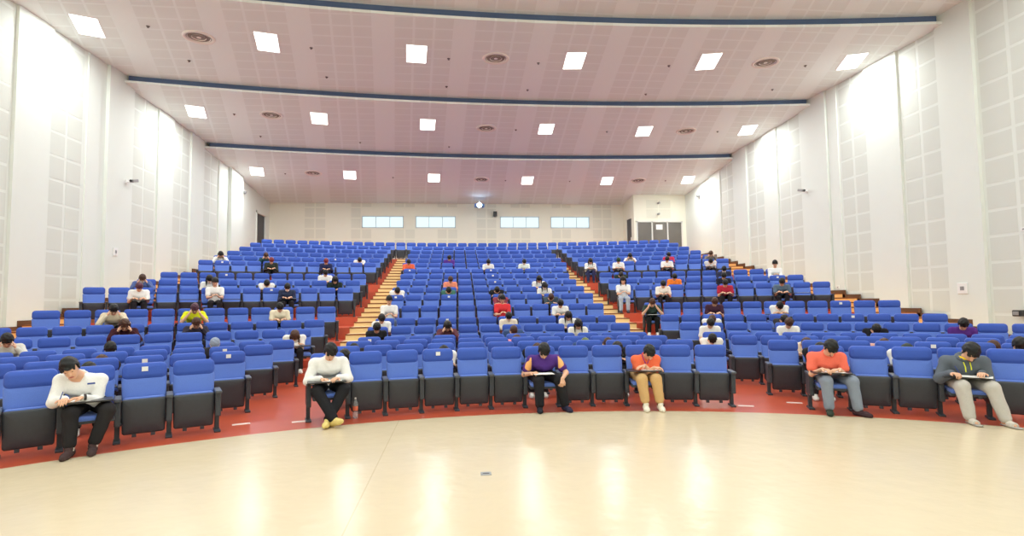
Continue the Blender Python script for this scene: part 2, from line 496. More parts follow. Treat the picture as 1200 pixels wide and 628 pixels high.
# stepped aisles: two steps per row, brown nosing on every edge
def steps(name, a, b, m_tread, i0, shift=0.0):
    mb = MB()
    heights = []
    for i in range(i0, 19):
        zprev, z = FLOOR[i-1], FLOOR[i]
        heights.append((rad(i) - RISER - 0.55 + shift, (zprev + z)/2))
        heights.append((rad(i) - RISER - 0.004 + shift, z + 0.004))
    for j, (r, z) in enumerate(heights):
        zlow = heights[j-1][1] if j else FLOOR[i0-1]
        r1 = heights[j+1][0] if j+1 < len(heights) else r + 1.0
        V, F, mi = arc_band(r, r1, z, zlow - 0.01, a, b, n=10, mi_top=0, mi_front=0, ymax=YB + 0.4)
        o = len(mb.v); mb.v += V; mb.f += [tuple(q + o for q in f) for f in F]; mb.m += mi; mb.sm += [False]*len(F)
        # side faces of the block
        for l, flip in ((a, False), (b, True)):
            y0 = Y0 + math.sqrt(r*r - l*l); y1 = Y0 + math.sqrt(r1*r1 - l*l)
            q = [(X0+l, y0, zlow - 0.3), (X0+l, y0, z), (X0+l, y1, z), (X0+l, y1, zlow - 0.3)]
            mb.add(q if flip else q[::-1], [(0, 1, 2, 3)], 0)
        # nosing: raised strip along the edge, 35 mm deep and 35 mm high
        ls = np.linspace(a, b, 8)
        V = []
        for l in ls:
            y = Y0 + math.sqrt(r*r - l*l)
            V += [(X0+l, y - 0.012, z - 0.03), (X0+l, y - 0.012, z + 0.005), (X0+l, y + 0.035, z + 0.005), (X0+l, y+0.035, z - 0.03)]
        F = []
        for k in range(len(ls)-1):
            p = 4*k; q = p + 4
            F += [(p, q, q+1, p+1), (p+1, q+1, q+2, p+2), (p, p+3, q+3, q)]
        F += [(0, 1, 2, 3), tuple(4*(len(ls)-1) + w for w in (3, 2, 1, 0))]
        mb.add(V, F, 1)
    o = link(bpy.data.objects.new(name, mb.mesh(name, [m_tread, M_nose])))
    o['kind'] = 'structure'
    return heights
steps('aisle_stairs', -4.15, -3.36, M_step, 5)
steps('aisle_stairs', 3.2, 4.0, M_step, 5)
HL = steps('side_stairs', -HW + 0.01, -10.45, M_wood, 5)
HR = steps('side_stairs', 10.1, HW - 0.01, M_wood, 5, 0.0)

# skirting that climbs with the side stairs
def skirting(name, l, heights):
    mb = MB()
    sgn = 1 if l < 0 else -1
    x0 = X0 + l; x1 = x0 + sgn*0.045
    lo_x, hi_x = min(x0, x1), max(x0, x1)
    ll = l + sgn*0.02
    ys = [Y0 + math.sqrt(r*r - ll*ll) for r, z in heights]
    mb.box((lo_x, Y0 + 0.5, -0.02), (hi_x, ys[0], 0.14))
    for j, (r, z) in enumerate(heights):
        y1 = ys[j+1] if j+1 < len(ys) else YB
        mb.box((lo_x, ys[j] - 0.10, z - 0.4), (hi_x, y1, z + 0.10))
    return structure(name, mb, [M_brown])
skirting('baseboard_left', -HW + 0.05, HL)
skirting('baseboard_right', HW - 0.05, HR)

# walls ----------------------------------------------------------------
ZT = 10.2
def side_wall(name, x, inward, strips, plain, y0, y1, holes=None):
    """flat wall with proud plain bays and strips of square perforated boards (two columns each)"""
    mb = MB()
    def q(ya, yb, za, zb, off, mi):
        xx = x + inward*off
        v = [(xx, ya, za), (xx, yb, za), (xx, yb, zb), (xx, ya, zb)]
        mb.add(v if inward < 0 else v[::-1], [(0, 1, 2, 3)], mi)
    lo, hi = sorted((x, x - inward*0.25))
    holes = holes or []
    if holes:
        ya, yb, za, zb = holes[0]
        mb.box((lo, y0, -0.3), (hi, ya, ZT)); mb.box((lo, yb, -0.3), (hi, y1, ZT))
        mb.box((lo, ya, zb), (hi, yb, ZT)); mb.box((lo, ya, -0.3), (hi, yb, za))
    else:
        mb.box((lo, y0, -0.3), (hi, y1, ZT))
    for (a, b, d) in plain:
        l2, h2 = sorted((x - inward*0.01, x + inward*d))
        mb.box((l2, a, -0.3), (h2, b, ZT), 0)
    for (a, b) in strips:
        w = (b - a - 0.09)/2
        for c in (a, a + w + 0.09):
            z = 0.02
            while z < 9.6:
                l2, h2 = sorted((x - inward*0.004, x + inward*0.004))
                mb.box((l2, c, z), (h2, c + w, z + 0.53), 1)
                z += 0.60
    o = link(bpy.data.objects.new(name, mb.mesh(name, [M_wall, M_perf])))
    o['kind'] = 'structure'
    return o
side_wall('wall_left', XL, 1, [(9.2, 10.4), (12.0, 13.2), (14.45, 15.6), (17.9, 19.2), (20.4, 21.5), (22.75, 23.95)],
          [(10.6, 11.8, .07), (13.28, 14.38, .07), (15.75, 16.3, .03), (16.58, 17.8, .09), (19.3, 20.3, .06), (21.6, 22.65, .06), (24.05, 24.95, .05), (25.0, 26.3, .2)], YF, YB,
          holes=[(28.5, 29.95, FLOOR[18], 6.32)])
side_wall('wall_right', XR, -1, [(7.6, 8.8), (10.2, 11.62), (12.75, 13.9), (15.3, 16.4), (18.5, 19.8), (20.95, 22.05), (23.4, 24.45)],
          [(8.9, 10.1, .07), (11.7, 12.68, .09), (13.98, 15.22, .07), (16.5, 16.95, .03), (17.0, 18.4, .08), (19.9, 20.85, .06), (22.15, 23.3, .06), (24.55, 25.6, .05)], YF, YB)
# back wall with four window openings and columns of boards
WIN = [(-5.15, -2.90), (-2.25, -0.05), (2.42, 4.63), (5.28, 7.52)]
WZ0, WZ1 = 5.72, 6.38
mb = MB()
xs = XL - 0.25
for (a, b) in WIN:
    mb.box((xs, YB, -0.3), (a, YB + 0.25, ZT)); xs = b
    mb.box((a, YB, -0.3), (b, YB + 0.25, WZ0)); mb.box((a, YB, WZ1), (b, YB + 0.25, ZT))
mb.box((xs, YB, -0.3), (XR + 0.25, YB + 0.25, ZT))
for a in (-8.17, -5.72, -3.38, -1.05, 1.12, 3.03, 5.36, 7.72):
    for c in (a, a + 0.58):
        for k in range(6):
            z = 3.98 + 0.58*k
            za, zb = z, min(z + 0.5, 7.1)
            hit = any(c < wb + 0.06 and c + 0.5 > wa - 0.06 and za < WZ1 + 0.06 and zb > WZ0 - 0.06 for wa, wb in WIN)
            if not hit:
                mb.box((c, YB - 0.004, za), (c + 0.5, YB + 0.004, zb), 1)
o = link(bpy.data.objects.new('wall_back', mb.mesh('wall_back', [M_backwall, M_backperf]))); o['kind'] = 'structure'
mb = MB(); mb.box((XL - 0.25, YF - 0.25, -0.3), (XR + 0.25, YF, ZT)); structure('wall_front', mb, [M_wall])

# windows: frame, two mullions, bright panes
M_pane = emat('daylit_pane', (218, 244, 250), 1.0)
M_frame = mat('window_frame_glow_tint', (206, 220, 228), 0.5, 0.4, 0.03)  # frame colour lightened to hold the glow of the panes
for k, (a, b) in enumerate(WIN):
    mb = MB(); t = 0.05
    mb.box((a, YB - 0.02, WZ0), (b, YB + 0.06, WZ0 + t)); mb.box((a, YB - 0.02, WZ1 - t), (b, YB + 0.06, WZ1))
    mb.box((a, YB - 0.02, WZ0), (a + t, YB + 0.06, WZ1)); mb.box((b - t, YB - 0.02, WZ0), (b, YB + 0.06, WZ1))
    for f in (1/3, 2/3):
        c = a + (b - a)*f
        mb.box((c - 0.018, YB, WZ0), (c + 0.018, YB + 0.05, WZ1))
    w = structure('window_%d' % (k+1), mb, [M_frame])
    mb = MB(); mb.box((a + 0.02, YB + 0.06, WZ0 + 0.02), (b - 0.02, YB + 0.075, WZ1 - 0.02))
    obj('pane', mb.mesh('pane', [M_pane]), w)

# door in the left wall
mb = MB()
x = XL
mb.box((x - 0.12, 28.5, FLOOR[18]), (x + 0.04, 28.6, 6.32)); mb.box((x - 0.12, 29.85, FLOOR[18]), (x + 0.04, 29.95, 6.32)); mb.box((x - 0.12, 28.5, 6.22), (x + 0.04, 29.95, 6.32))
d = structure('door_1', mb, [M_wall])
mb = MB(); mb.box((x - 0.1, 28.6, FLOOR[18] + .01), (x - 0.05, 29.85, 6.22)); mb.box((x - .05, 28.75, 4.1), (x - .04, 29.7, 5.0)); mb.box((x - .05, 28.75, 5.15), (x - .04, 29.7, 6.05))
obj('door_panel', mb.mesh('door_panel', [M_dark]), d)
mb = MB(); mb.tube([(x - .05, 28.72, 4.8), (x + .02, 28.72, 4.8), (x + .02, 28.86, 4.8)], .012)
obj('door_handle', mb.mesh('door_handle', [M_grey]), d)

# vestibule at the right end of the back wall, with a glazed door front
VX0, VY = 9.5, 28.62
DZ = 5.86
mb = MB()
mb.box((VX0, VY, 3.7), (9.62, VY + 0.12, 7.6)); mb.box((12.2, VY, 3.7), (XR + .02, VY + 0.12, 7.6)); mb.box((9.62, VY, DZ), (12.2, VY + 0.12, 7.6))
mb.box((VX0, VY + 0.12, 3.7), (VX0 + 0.12, VY + 0.45, 7.6)); mb.box((VX0, VY + 1.3, 3.7), (VX0 + 0.12, YB, 7.6)); mb.box((VX0, VY + .45, 6.1), (VX0 + .12, VY + 1.3, 7.6))
mb.box((10.2, VY - .004, 6.02), (10.85, VY, 6.5), 1); mb.box((10.9, VY - .004, 6.02), (11.55, VY, 6.5), 1)
mb.box((10.2, VY - .004, 6.56), (10.85, VY, 7.02), 1); mb.box((10.9, VY - .004, 6.56), (11.55, VY, 7.02), 1)
structure('wall_vestibule', mb, [M_backwall, M_backperf])
mb = MB(); mb.box((VX0 + 0.03, VY + .45, FLOOR[18]), (VX0 + 0.08, VY + 1.3, 6.1))
d = structure('door_2', mb, [M_dark])
mb = MB(); mb.box((VX0 + .005, VY + .55, 4.75), (VX0 + 0.03, VY + .64, 5.05)); obj('door_handle', mb.mesh('door_handle', [M_white]), d)
mb = MB()
for xx in (9.62, 10.46, 11.32, 12.13):
    mb.box((xx, VY - 0.03, FLOOR[18]), (xx + 0.07, VY + 0.08, DZ))
mb.box((9.62, VY - 0.03, DZ - .06), (12.2, VY + 0.08, DZ))
d = structure('door_3', mb, [mat('white_door_frame', (224, 224, 218), 0.5, 0.4, 0.02)])
M_glass = mat('dark_door_glass', (112, 108, 102), 0.12, 0.6, 0.25, 1.2)
for a in (9.69, 10.53, 11.39):
    mb = MB(); mb.box((a, VY + 0.01, FLOOR[18] + .02), (a + 0.77, VY + 0.03, DZ - .06)); obj('glass_panel', mb.mesh('glass_panel', [M_glass]), d)
mb = MB(); mb.box((10.72, VY - .002, 5.40), (11.08, VY + .008, 5.68))
tag(obj('paper_notice', mb.mesh('paper_notice', [M_white])), 'white paper notice taped to the middle pane of the glazed door at the back', 'notice')

# ceiling: tiers that step down towards the back, each with a navy fascia above its front lip
KB, TB = 0.0078, 0.021
def bow(yc, l): return yc - KB*l*l + TB*l
TIERS = [  # yc front, z front, yc rear, z rear
    (None, 9.05, 13.25, 8.78), (13.15, 8.52, 18.6, 8.58), (18.45, 8.33, 24.1, 8.12), (23.95, 7.88, None, 7.08)]
def tier_z(k, x, y):
    yf, zf, yr, zr = TIERS[k]
    l = x - X0
    a = YF if yf is None else bow(yf, l)
    b = YB if yr is None else bow(yr, l)
    t = (y - a)/(b - a)
    return zf + (zr - zf)*t
for k, (yf, zf, yr, zr) in enumerate(TIERS):
    mb = MB()
    ls = np.linspace(-HW - .02, HW + .02, 41); nd = 8
    V = []
    for l in ls:
        a = YF if yf is None else bow(yf, l)
        b = YB + .05 if yr is None else bow(yr, l) + 0.25
        V.append((X0 + l, a, zf + 0.07))
        for j in range(nd + 1):
            t = j/nd
            V.append((X0 + l, a + (b - a)*t, zf + (zr - zf)*t))
        V.append((X0 + l, b, zr + 0.07))
        V.append((X0 + l, a, zf + 0.0701))
    w = nd + 4
    F = []
    for i in range(len(ls) - 1):
        for j in range(w - 1):
            F.append((i*w + j, i*w + j + 1, (i+1)*w + j + 1, (i+1)*w + j))
    mb.add(V, F, 0, False)
    structure('ceiling', mb, [M_ceil])
    if yf is not None:
        zp = TIERS[k-1][3]
        mb = MB(); V = []; F = []
        for l in np.linspace(-HW + .14, HW - .14, 41):
            y = bow(yf, l) + 0.10
            V += [(X0 + l, y, zf + .05), (X0 + l, y, zp + .02), (X0 + l, y + .05, zp + .02), (X0 + l, y + .05, zf + .05)]
        for i in range(40):
            p = 4*i; q = p + 4
            F += [(p, q, q+1, p+1), (p+1, q+1, q+2, p+2), (p+2, q+2, q+3, p+3)]
        mb.add(V, F, 0)
        structure('trim_%d' % k, mb, [M_navy])
mb = MB(); mb.box((XL - .25, YF - .25, ZT - .1), (XR + .25, YB + .25, ZT)); structure('ceiling', mb, [M_wall])

# ------------------------------------------------------------------ lamps in the ceiling
M_lamp = emat('lit_diffuser', (255, 252, 244), LAMP)
def tilt(k, x, y):
    e = 0.3
    return math.atan2(tier_z(k, x, y + e) - tier_z(k, x, y - e), 2*e)
mb = MB(); a = 0.295; c = 0.58
for (p, q) in (((-a, -c), (a, -c + .02)), ((-a, c - .02), (a, c)), ((-a, -c), (-a + .02, c)), ((a - .02, -c), (a, c))):
    mb.box((p[0], p[1], -0.012), (q[0], q[1], 0.03))
ME_lf = mb.mesh('lamp_frame')
mb = MB(); mb.box((-a + .02, -c + .02, -0.006), (a - .02, c - .02, 0.02)); ME_ld = mb.mesh('lamp_diffuser', [M_lamp])
rows_l = [
    (1, 'row of lamps nearest the stage', [(-9.07, 14.22), (-4.97, 14.76), (-1.09, 15.17), (3.42, 15.28), (7.35, 15.04), (11.61, 14.73)]),
    (2, 'middle row of lamps', [(-8.89, 19.54), (-4.89, 20.0), (-1.06, 20.43), (3.46, 20.66), (7.36, 20.68), (11.42, 20.27)]),
    (3, 'row of lamps nearest the back wall', [(-8.95, 25.53), (-4.95, 26.0), (-1.07, 26.35), (3.48, 26.59), (7.46, 26.5), (11.49, 26.12)]),
    (0, 'row above the stage floor', [(-9.0, 8.4), (-4.9, 8.8), (-1.05, 9.0), (3.45, 9.0), (7.35, 8.8), (11.45, 8.5)]),
    (0, 'row above the stage', [(-9.0, 2.8), (-4.9, 3.0), (-1.05, 3.1), (3.45, 3.1), (7.35, 3.0), (11.45, 2.8)]),
    (0, 'row behind the stage edge', [(-9.0, -3.6), (-4.9, -3.5), (-1.05, -3.4), (3.45, -3.4), (7.35, -3.5), (11.45, -3.6)])]
ORD = ['first', 'second', 'third', 'fourth', 'fifth', 'sixth', 'seventh', 'eighth', 'ninth', 'tenth', 'eleventh', 'twelfth', 'thirteenth']
for k, where, L in rows_l:
    for n, (x, y) in enumerate(L):
        t = empty('ceiling_light', (x, y, tier_z(k, x, y)))
        t.rotation_euler = (tilt(k, x, y), 0, -math.atan((x - X0)/(y + 11.0)))
        tag(t, 'white ceiling light panel, %s from the left wall, %s' % (ORD[n], where), 'ceiling light', 'ceiling light panels')
        obj('frame', ME_lf, t, M_white); obj('diffuser', ME_ld, t)
        L_ = bpy.data.lights.new('panel_light', 'AREA'); L_.shape = 'RECTANGLE'; L_.size = .54; L_.size_y = 1.1
        L_.energy = LAMP_W if k else LAMP_STAGE; L_.spread = SPREAD; L_.color = (.945, 1.0, .985)
        lo_ = bpy.data.objects.new('panel_light', L_); link(lo_, t); lo_.location = (0, 0, -.016)

# round air diffusers
mb = MB(); mb.lathe([(.30, .02), (.30, -.02), (.37, -.028), (.385, -.006), (.385, .02)], 40); ME_vr = mb.mesh('vent_ring')
mb = MB()
for r in (.25, .15):
    mb.lathe([(r + .028, -.012), (r - .02, .045), (r - .026, .045), (r + .022, -.016)], 32)
mb.lathe([(.055, -.012), (.02, .03), (.0, .03)], 24); mb.lathe([(.0, -.012), (.055, -.012)], 24); ME_vc = mb.mesh('vent_cone')
mb = MB(); mb.lathe([(.0, .0), (.31, .0)], 32); ME_vb = mb.mesh('vent_throat')
M_vent = mat('vent_metal', (244, 238, 232), 0.5, 0.4, 0.03); M_throat = mat('vent_dark_throat', (150, 140, 132), 0.8, 0.2, 0.05)
for k, where, L in ((1, 'beside the lamps nearest the stage', [(-6.62, 14.6), (1.14, 15.28), (9.07, 14.97)]), (2, 'in the middle ceiling tier', [(-6.46, 19.73), (1.15, 20.7), (9.02, 20.53)]), (3, 'in the rear ceiling tier', [(-6.54, 25.74), (1.21, 26.51), (9.02, 26.34)])):
    for n, (x, y) in enumerate(L):
        t = empty('ceiling_vent', (x, y, tier_z(k, x, y) - .004)); t.rotation_euler = (tilt(k, x, y), 0, 0)
        tag(t, 'round white air diffuser, %s one, %s' % (('left', 'central', 'right')[n], where), 'air vent', 'round air diffusers')
        obj('ring', ME_vr, t, M_vent); obj('cone', ME_vc, t, M_vent); obj('throat', ME_vb, t, M_throat)

# sprinkler heads
mb = MB(); mb.lathe([(.045, .0), (.045, -.008), (.016, -.012), (.016, -.034), (.026, -.037), (.026, -.04), (0, -.04)], 12); ME_sp = mb.mesh('sprinkler')
M_spr = mat('sprinkler_metal', (110, 100, 96), 0.4, 0.5, 0.05, metal=0.4)
SPR = [(1, -7.6, 14.1), (1, -7.55, 16.1), (1, -3.9, 15.0), (1, -3.95, 17.0), (1, -.2, 15.4), (1, -.3, 17.5), (1, 2.4, 15.5), (1, 2.35, 17.6), (1, 6.3, 15.4), (1, 6.4, 17.7), (1, 10.4, 15.1), (1, 10.5, 17.0),
       (2, -7.7, 19.7), (2, -7.6, 22.0), (2, -3.9, 22.6), (2, -.3, 23.0), (2, 2.3, 20.8), (2, 5.9, 20.8), (2, 10.3, 20.5), (3, -7.8, 25.8), (3, -3.0, 26.3), (3, 2.4, 26.6), (3, 5.6, 26.6), (3, 10.4, 26.3)]
for n, (k, x, y) in enumerate(SPR):
    o = obj('sprinkler', ME_sp, None, M_spr, (x, y, tier_z(k, x, y)))
    side = 'left' if x < -5 else 'centre left' if x < 1.2 else 'centre right' if x < 7 else 'right'
    tag(o, 'small dark sprinkler head in the %s ceiling tier, %s part' % (('front', 'front', 'middle', 'rear')[k], side), 'sprinkler', 'sprinkler heads %s %s' % (('front', 'front', 'middle', 'rear')[k], side))

# projector on a pole in front of the back wall
t = empty('projector', (1.23, 29.6, 6.82)); tag(t, 'ceiling projector with glowing blue white lens at the back of the hall', 'projector')
mb = MB(); mb.box((-.27, -.2, -.09), (.27, .2, .09), 0, .025); obj('housing', mb.mesh('housing'), t, mat('projector_blue_glow', (110, 150, 215), 0.4, 0.4, 0.03))  # housing coloured blue to carry the glow around the lens
mb = MB(); mb.tube([(0, 0, .08), (0, 0, .32)], .025); obj('pole', mb.mesh('pole'), t, M_white)
Mr = Matrix.Rotation(PI/2, 4, 'X')
mb = MB(); mb.lathe([(.0, .245), (.08, .24), (.13, .205)], 24, 0, Mr); obj('lens', mb.mesh('lens', [emat('projector_lens', (190, 225, 255), 30.0)]), t)
mb = MB(); mb.lathe([(.13, .19), (.155, .19), (.155, .23), (.13, .23)], 24, 0, Mr); obj('lens_ring', mb.mesh('lens_ring'), t, M_dark)
t = empty('speaker', (2.14, YB - .12, 6.5)); tag(t, 'small dark loudspeaker on the back wall right of the projector', 'loudspeaker')
mb = MB(); mb.box((-.1, -.09, -.14), (.1, .06, .14), 0, .02); obj('cabinet', mb.mesh('cabinet'), t, M_black)
mb = MB(); mb.box((-.03, .05, -.05), (.03, .12, .2)); obj('bracket', mb.mesh('bracket'), t, M_white)

# wall cameras and small wall fittings
def wall_camera(x, y, z, inward, label, dome=False):
    t = empty('security_camera', (x, y, z)); tag(t, label, 'security camera')
    if dome:
        mb = MB(); mb.lathe([(.0, -.11), (.06, -.09), (.09, -.03), (.1, .0), (.1, .04), (0, .04)], 20, 0, Matrix.Translation((inward*.1, 0, 0))); obj('dome', mb.mesh('dome'), t, M_grey)
        mb = MB(); mb.box((min(0, inward*.12), -.04, .03), (max(0, inward*.12), .04, .07)); obj('bracket', mb.mesh('bracket'), t, M_white)
    else:
        mb = MB(); mb.tube([(0, 0, 0), (inward*.12, 0, -.02), (inward*.2, -.02, .0)], .02); mb.box((min(0, inward*.02), -.05, -.05), (max(0, inward*.02), .05, .05)); obj('bracket', mb.mesh('bracket'), t, M_white)
        mb = MB(); mb.box((-.06, -.15, -.045), (.06, .13, .045), 0, .02, Matrix.Translation((inward*.24, -.03, .02))@Matrix.Rotation(.25, 4, 'X')); obj('body', mb.mesh('body'), t, M_grey)
        mb = MB(); mb.lathe([(0, .0), (.035, .0), (.035, .03)], 16, 0, Matrix.Translation((inward*.24, -.2, -.02))@Matrix.Rotation(PI/2, 4, 'X')); obj('lens', mb.mesh('lens'), t, M_black)
wall_camera(XL + .09, 17.5, 5.36, 1, 'small grey security camera high on the left wall beside a column')
wall_camera(XL + .0, 26.7, 6.9, 1, 'round security camera high on the left wall near the rear door', True)
wall_camera(XR - .08, 18.1, 5.38, -1, 'small grey security camera high on the right wall')
wall_camera(XR - .0, 26.8, 6.92, -1, 'round security camera high on the right wall near the rear vestibule', True)
def face_camera(x, y, z, label):
    t = empty('security_camera', (x, y, z)); tag(t, label, 'security camera')
    mb = MB(); mb.box((-.06, -.02, -.05), (.06, 0, .05)); obj('bracket', mb.mesh('bracket'), t, M_white)
    mb = MB(); mb.box((-.045, -.24, -.06), (.045, -.02, .04), 0, .02); obj('body', mb.mesh('body'), t, M_grey)
face_camera(10.85, VY - .004, 6.84, 'upper of two small cameras above the glazed rear door')
face_camera(10.83, VY - .004, 6.24, 'lower of two small cameras above the glazed rear door')
def plate(name, x, y, z, inward, w, h, label, cat, mcol=None, centre=True):
    t = empty(name, (x, y, z)); tag(t, label, cat)
    mb = MB(); l, hh = sorted((0, inward*.025)); mb.box((l, -w/2, -h/2), (hh, w/2, h/2), 0, .006); obj('plate', mb.mesh('plate'), t, M_white)
    if centre:
        l, hh = sorted((inward*.024, inward*.03)); mb = MB(); mb.box((l, -w*.2, -h*.18), (hh, w*.2, h*.18)); obj('display', mb.mesh('display'), t, M_grey)
plate('wall_sign', XR - .09, 12.3, 1.80, -1, .26, .26, 'square white notice with grey centre on the right wall', 'notice')
plate('thermostat', XL + .09, 17.05, 3.19, 1, .2, .24, 'white thermostat plate on the left wall under the camera', 'thermostat')
plate('wall_outlet', XL + .03, 16.25, 2.1, 1, .12, .1, 'small outlet low on the left wall above the side steps', 'outlet', None, True)
plate('wall_outlet', XR - .03, 16.8, 1.95, -1, .12, .1, 'small outlet low on the right wall above the side steps', 'outlet', None, True)
plate('wall_outlet', XR - .09, 12.35 - 1.6, 3.05, -1, .12, .08, 'small outlet on the right wall between perforated boards', 'outlet', None, True)
t = empty('wall_lamp', (XR - .07, 10.0 + .95, 1.22)); tag(t, 'small dark box lamp fixed on the right wall at the frame edge', 'wall lamp')
mb = MB(); mb.box((-.14, -.09, -.07), (0, .09, .07), 0, .02); obj('housing', mb.mesh('housing'), t, M_black)
mb = MB(); mb.box((-.15, -.06, -.04), (-.138, .06, .04)); obj('lens', mb.mesh('lens'), t, M_grey)

# floor socket and the white row stickers on the red floor
t = empty('floor_socket', (.26, 5.25, 0)); tag(t, 'small grey socket lid set in the beige floor', 'floor socket')
mb = MB(); mb.box((-.05, -.05, -.01), (.05, .05, .004), 0, .002); obj('lid', mb.mesh('lid'), t, M_grey)
mb = MB(); mb.box((-.03, -.008, .003), (.03, .008, .007)); obj('latch', mb.mesh('latch'), t, M_dark)
mb = MB(); mb.box((-.11, -.045, .0005), (.11, .045, .003)); ME_st = mb.mesh('floor_sticker')
M_sticker = mat('worn_white_sticker', (232, 214, 206), 0.5, 0.3, 0.15, 25.0)
for (x, y, rz, lab) in ((-2.9, 7.85, .4, 'white sticker on the red floor, left one at the left aisle'), (-2.14, 7.89, .35, 'white sticker on the red floor beside the crossed shoes'),
                        (4.3, 7.98, -.35, 'white sticker on the red floor at the right aisle'), (5.15, 8.1, -.42, 'white sticker on the red floor beside the person in jeans')):
    tag(obj('floor_sticker', ME_st, None, M_sticker, (x, y, 0), (0, 0, rz)), lab, 'sticker', 'stickers on the red floor')

# bottle on the floor beside the seat
t = empty('water_bottle', (-1.43, 8.02, 0)); tag(t, 'clear plastic water bottle with orange label standing on the red floor', 'bottle')
def clear_plastic():
    m = bpy.data.materials.new('clear_plastic'); m.use_nodes = True
    b = m.node_tree.nodes['Principled BSDF']
    b.inputs['Base Color'].default_value = (.93, .95, .97, 1); b.inputs['Roughness'].default_value = .08
    b.inputs['Transmission Weight'].default_value = .75; b.inputs['IOR'].default_value = 1.2
    return m
mb = MB(); mb.lathe([(0, .004), (.03, 0), (.036, .01), (.036, .07), (.033, .075), (.036, .08), (.036, .19), (.03, .225), (.014, .255), (.013, .27)], 20); obj('bottle_body', mb.mesh('bottle_body', [clear_plastic()]), t)
mb = MB(); mb.lathe([(.0365, .105), (.0368, .108), (.0368, .165), (.0365, .168)], 20); obj('label_band', mb.mesh('label_band'), t, mat('orange_label', (226, 120, 90), .5, .4, .1, 60))
mb = MB(); mb.lathe([(.015, .262), (.016, .265), (.016, .285), (0, .287)], 16); obj('cap', mb.mesh('cap'), t, mat('white_cap', (235, 235, 230), .4))
# ------------------------------------------------------------------ seats
M_fab = mat('blue_upholstery', (94, 124, 206), 0.75, 0.25, 0.10, 120.0, 0.12, sheen=0.15)
M_fab2 = mat('deep_blue_upholstery', (64, 94, 186), 0.75, 0.25, 0.10, 120.0, 0.12, sheen=0.1)
M_shell = mat('black_seat_shell', (58, 63, 71), 0.42, 0.45, 0.10, 30.0, 0.05)
M_arm = mat('black_armrest', (76, 81, 90), 0.3, 0.5, 0.08, 30.0)
M_tablet = mat('black_writing_tablet', (38, 36, 38), 0.35, 0.5, 0.08, 20.0)
M_paper = mat('white_paper', (244, 244, 242), 0.7, 0.2, 0.01)
H = S/2

def seat_meshes(n, tagname):
    P = {}
    b = MB(); b.slab(.222, .234, .455, .74, .020, .100, .075, .035, n, 0, .012); P['backrest'] = (b, M_fab)
    b = MB(); b.slab(.232, .229, .712, .90, .085, .098, .095, .06, n, 0, .014); P['headrest'] = (b, M_fab2)
    b = MB(); b.slab(.205, .205, .40, .87, .105, .185, .03, .05, n, 0, .002, .008); P['back_shell'] = (b, M_shell)
    b = MB(); b.slab(.214, .229, .085, .50, -.085, -.135, .05, .03, n, 0, .008, .012)
    for sx in (-.095, .095): b.box((sx - .022, -.09, .052), (sx + .022, -.05, .09))
    P['seat_pan'] = (b, M_shell)
    b = MB(); b.slab(.205, .222, .15, .515, -.034, -.086, .075, .04, n, 0, .0, .02); P['seat_cushion'] = (b, M_fab)
    # open pan for the seats in use: lies level
    R_ = Matrix.Rotation(-PI/2, 4, 'X')
    b = MB(); b.box((-.222, -.38, .315), (.222, .06, .36), 0, .015)
    for sx in (-.095, .095): b.box((sx - .022, -.34, .29), (sx + .022, -.30, .318))
    P['seat_pan_open'] = (b, M_shell)
    b = MB(); b.box((-.21, -.395, .345), (.21, .05, .405), 0, .03); P['seat_cushion_open'] = (b, M_fab)
    # shared standard: armrest on top, side panel, post and foot
    b = MB(); b.box((-.038, -.23, .495), (.038, .13, .53), 0, .012); P['armrest'] = (b, M_arm)
    b = MB(); b.box((-.031, -.19, .205), (.031, .12, .50), 0, .014); P['side_panel'] = (b, M_shell)
    b = MB(); b.box((-.026, -.03, .012), (.026, .045, .25), 0, .006); b.box((-.036, -.15, .0), (.036, .10, .024), 0, .006); P['leg'] = (b, M_shell)
    b = MB(); b.box((-.285, -.47, .556), (.20, -.21, .572), 0, .005); b.box((-.285, -.26, .50), (-.245, -.21, .56)); P['writing_tablet'] = (b, M_tablet)
    b = MB(); b.box((-.033, .068, .805), (.033, .076, .86)); P['paper_tag'] = (b, M_paper)
    return P
PN = seat_meshes(6, 'near')
ME_seat = {}
for k, (b, m) in PN.items():
    ME_seat[k] = b.mesh(k.replace('_open', ''), None)
    ME_seat[k].materials.append(m)
MS = {k: m for k, (b, m) in PN.items()}

# the seat's own tag, stuck high on the headrest of some seats
TAGGED = {(1, 'C', 3), (1, 'L', 1), (2, 'L', 2), (2, 'L', 0), (3, 'L', 1), (6, 'C', 3), (8, 'C', 0), (8, 'C', 3), (9, 'L', 4), (10, 'C', 6), (2, 'R', 4), (7, 'R', 9), (6, 'R', 8), (10, 'R', 10), (4, 'C', 0)}
ORDN = ['front', 'second', 'third', 'fourth', 'fifth', 'sixth', 'seventh', 'eighth', 'ninth', 'tenth', 'eleventh', 'twelfth', 'thirteenth', 'fourteenth', 'fifteenth', 'sixteenth', 'seventeenth', 'last']
BLK = {'L': 'left', 'C': 'centre', 'R': 'right'}
LAST_SINGLE_ROW = 10

def add_part(name, key, parent, loc=None):
    o = bpy.data.objects.new(name, ME_seat[key]); COL.objects.link(o); o.parent = parent
    if loc: o.location = loc
    return o

def seat_frame(i, th):
    r = rad(i)
    return (X0 + r*math.sin(th), Y0 + r*math.cos(th), FLOOR[i])

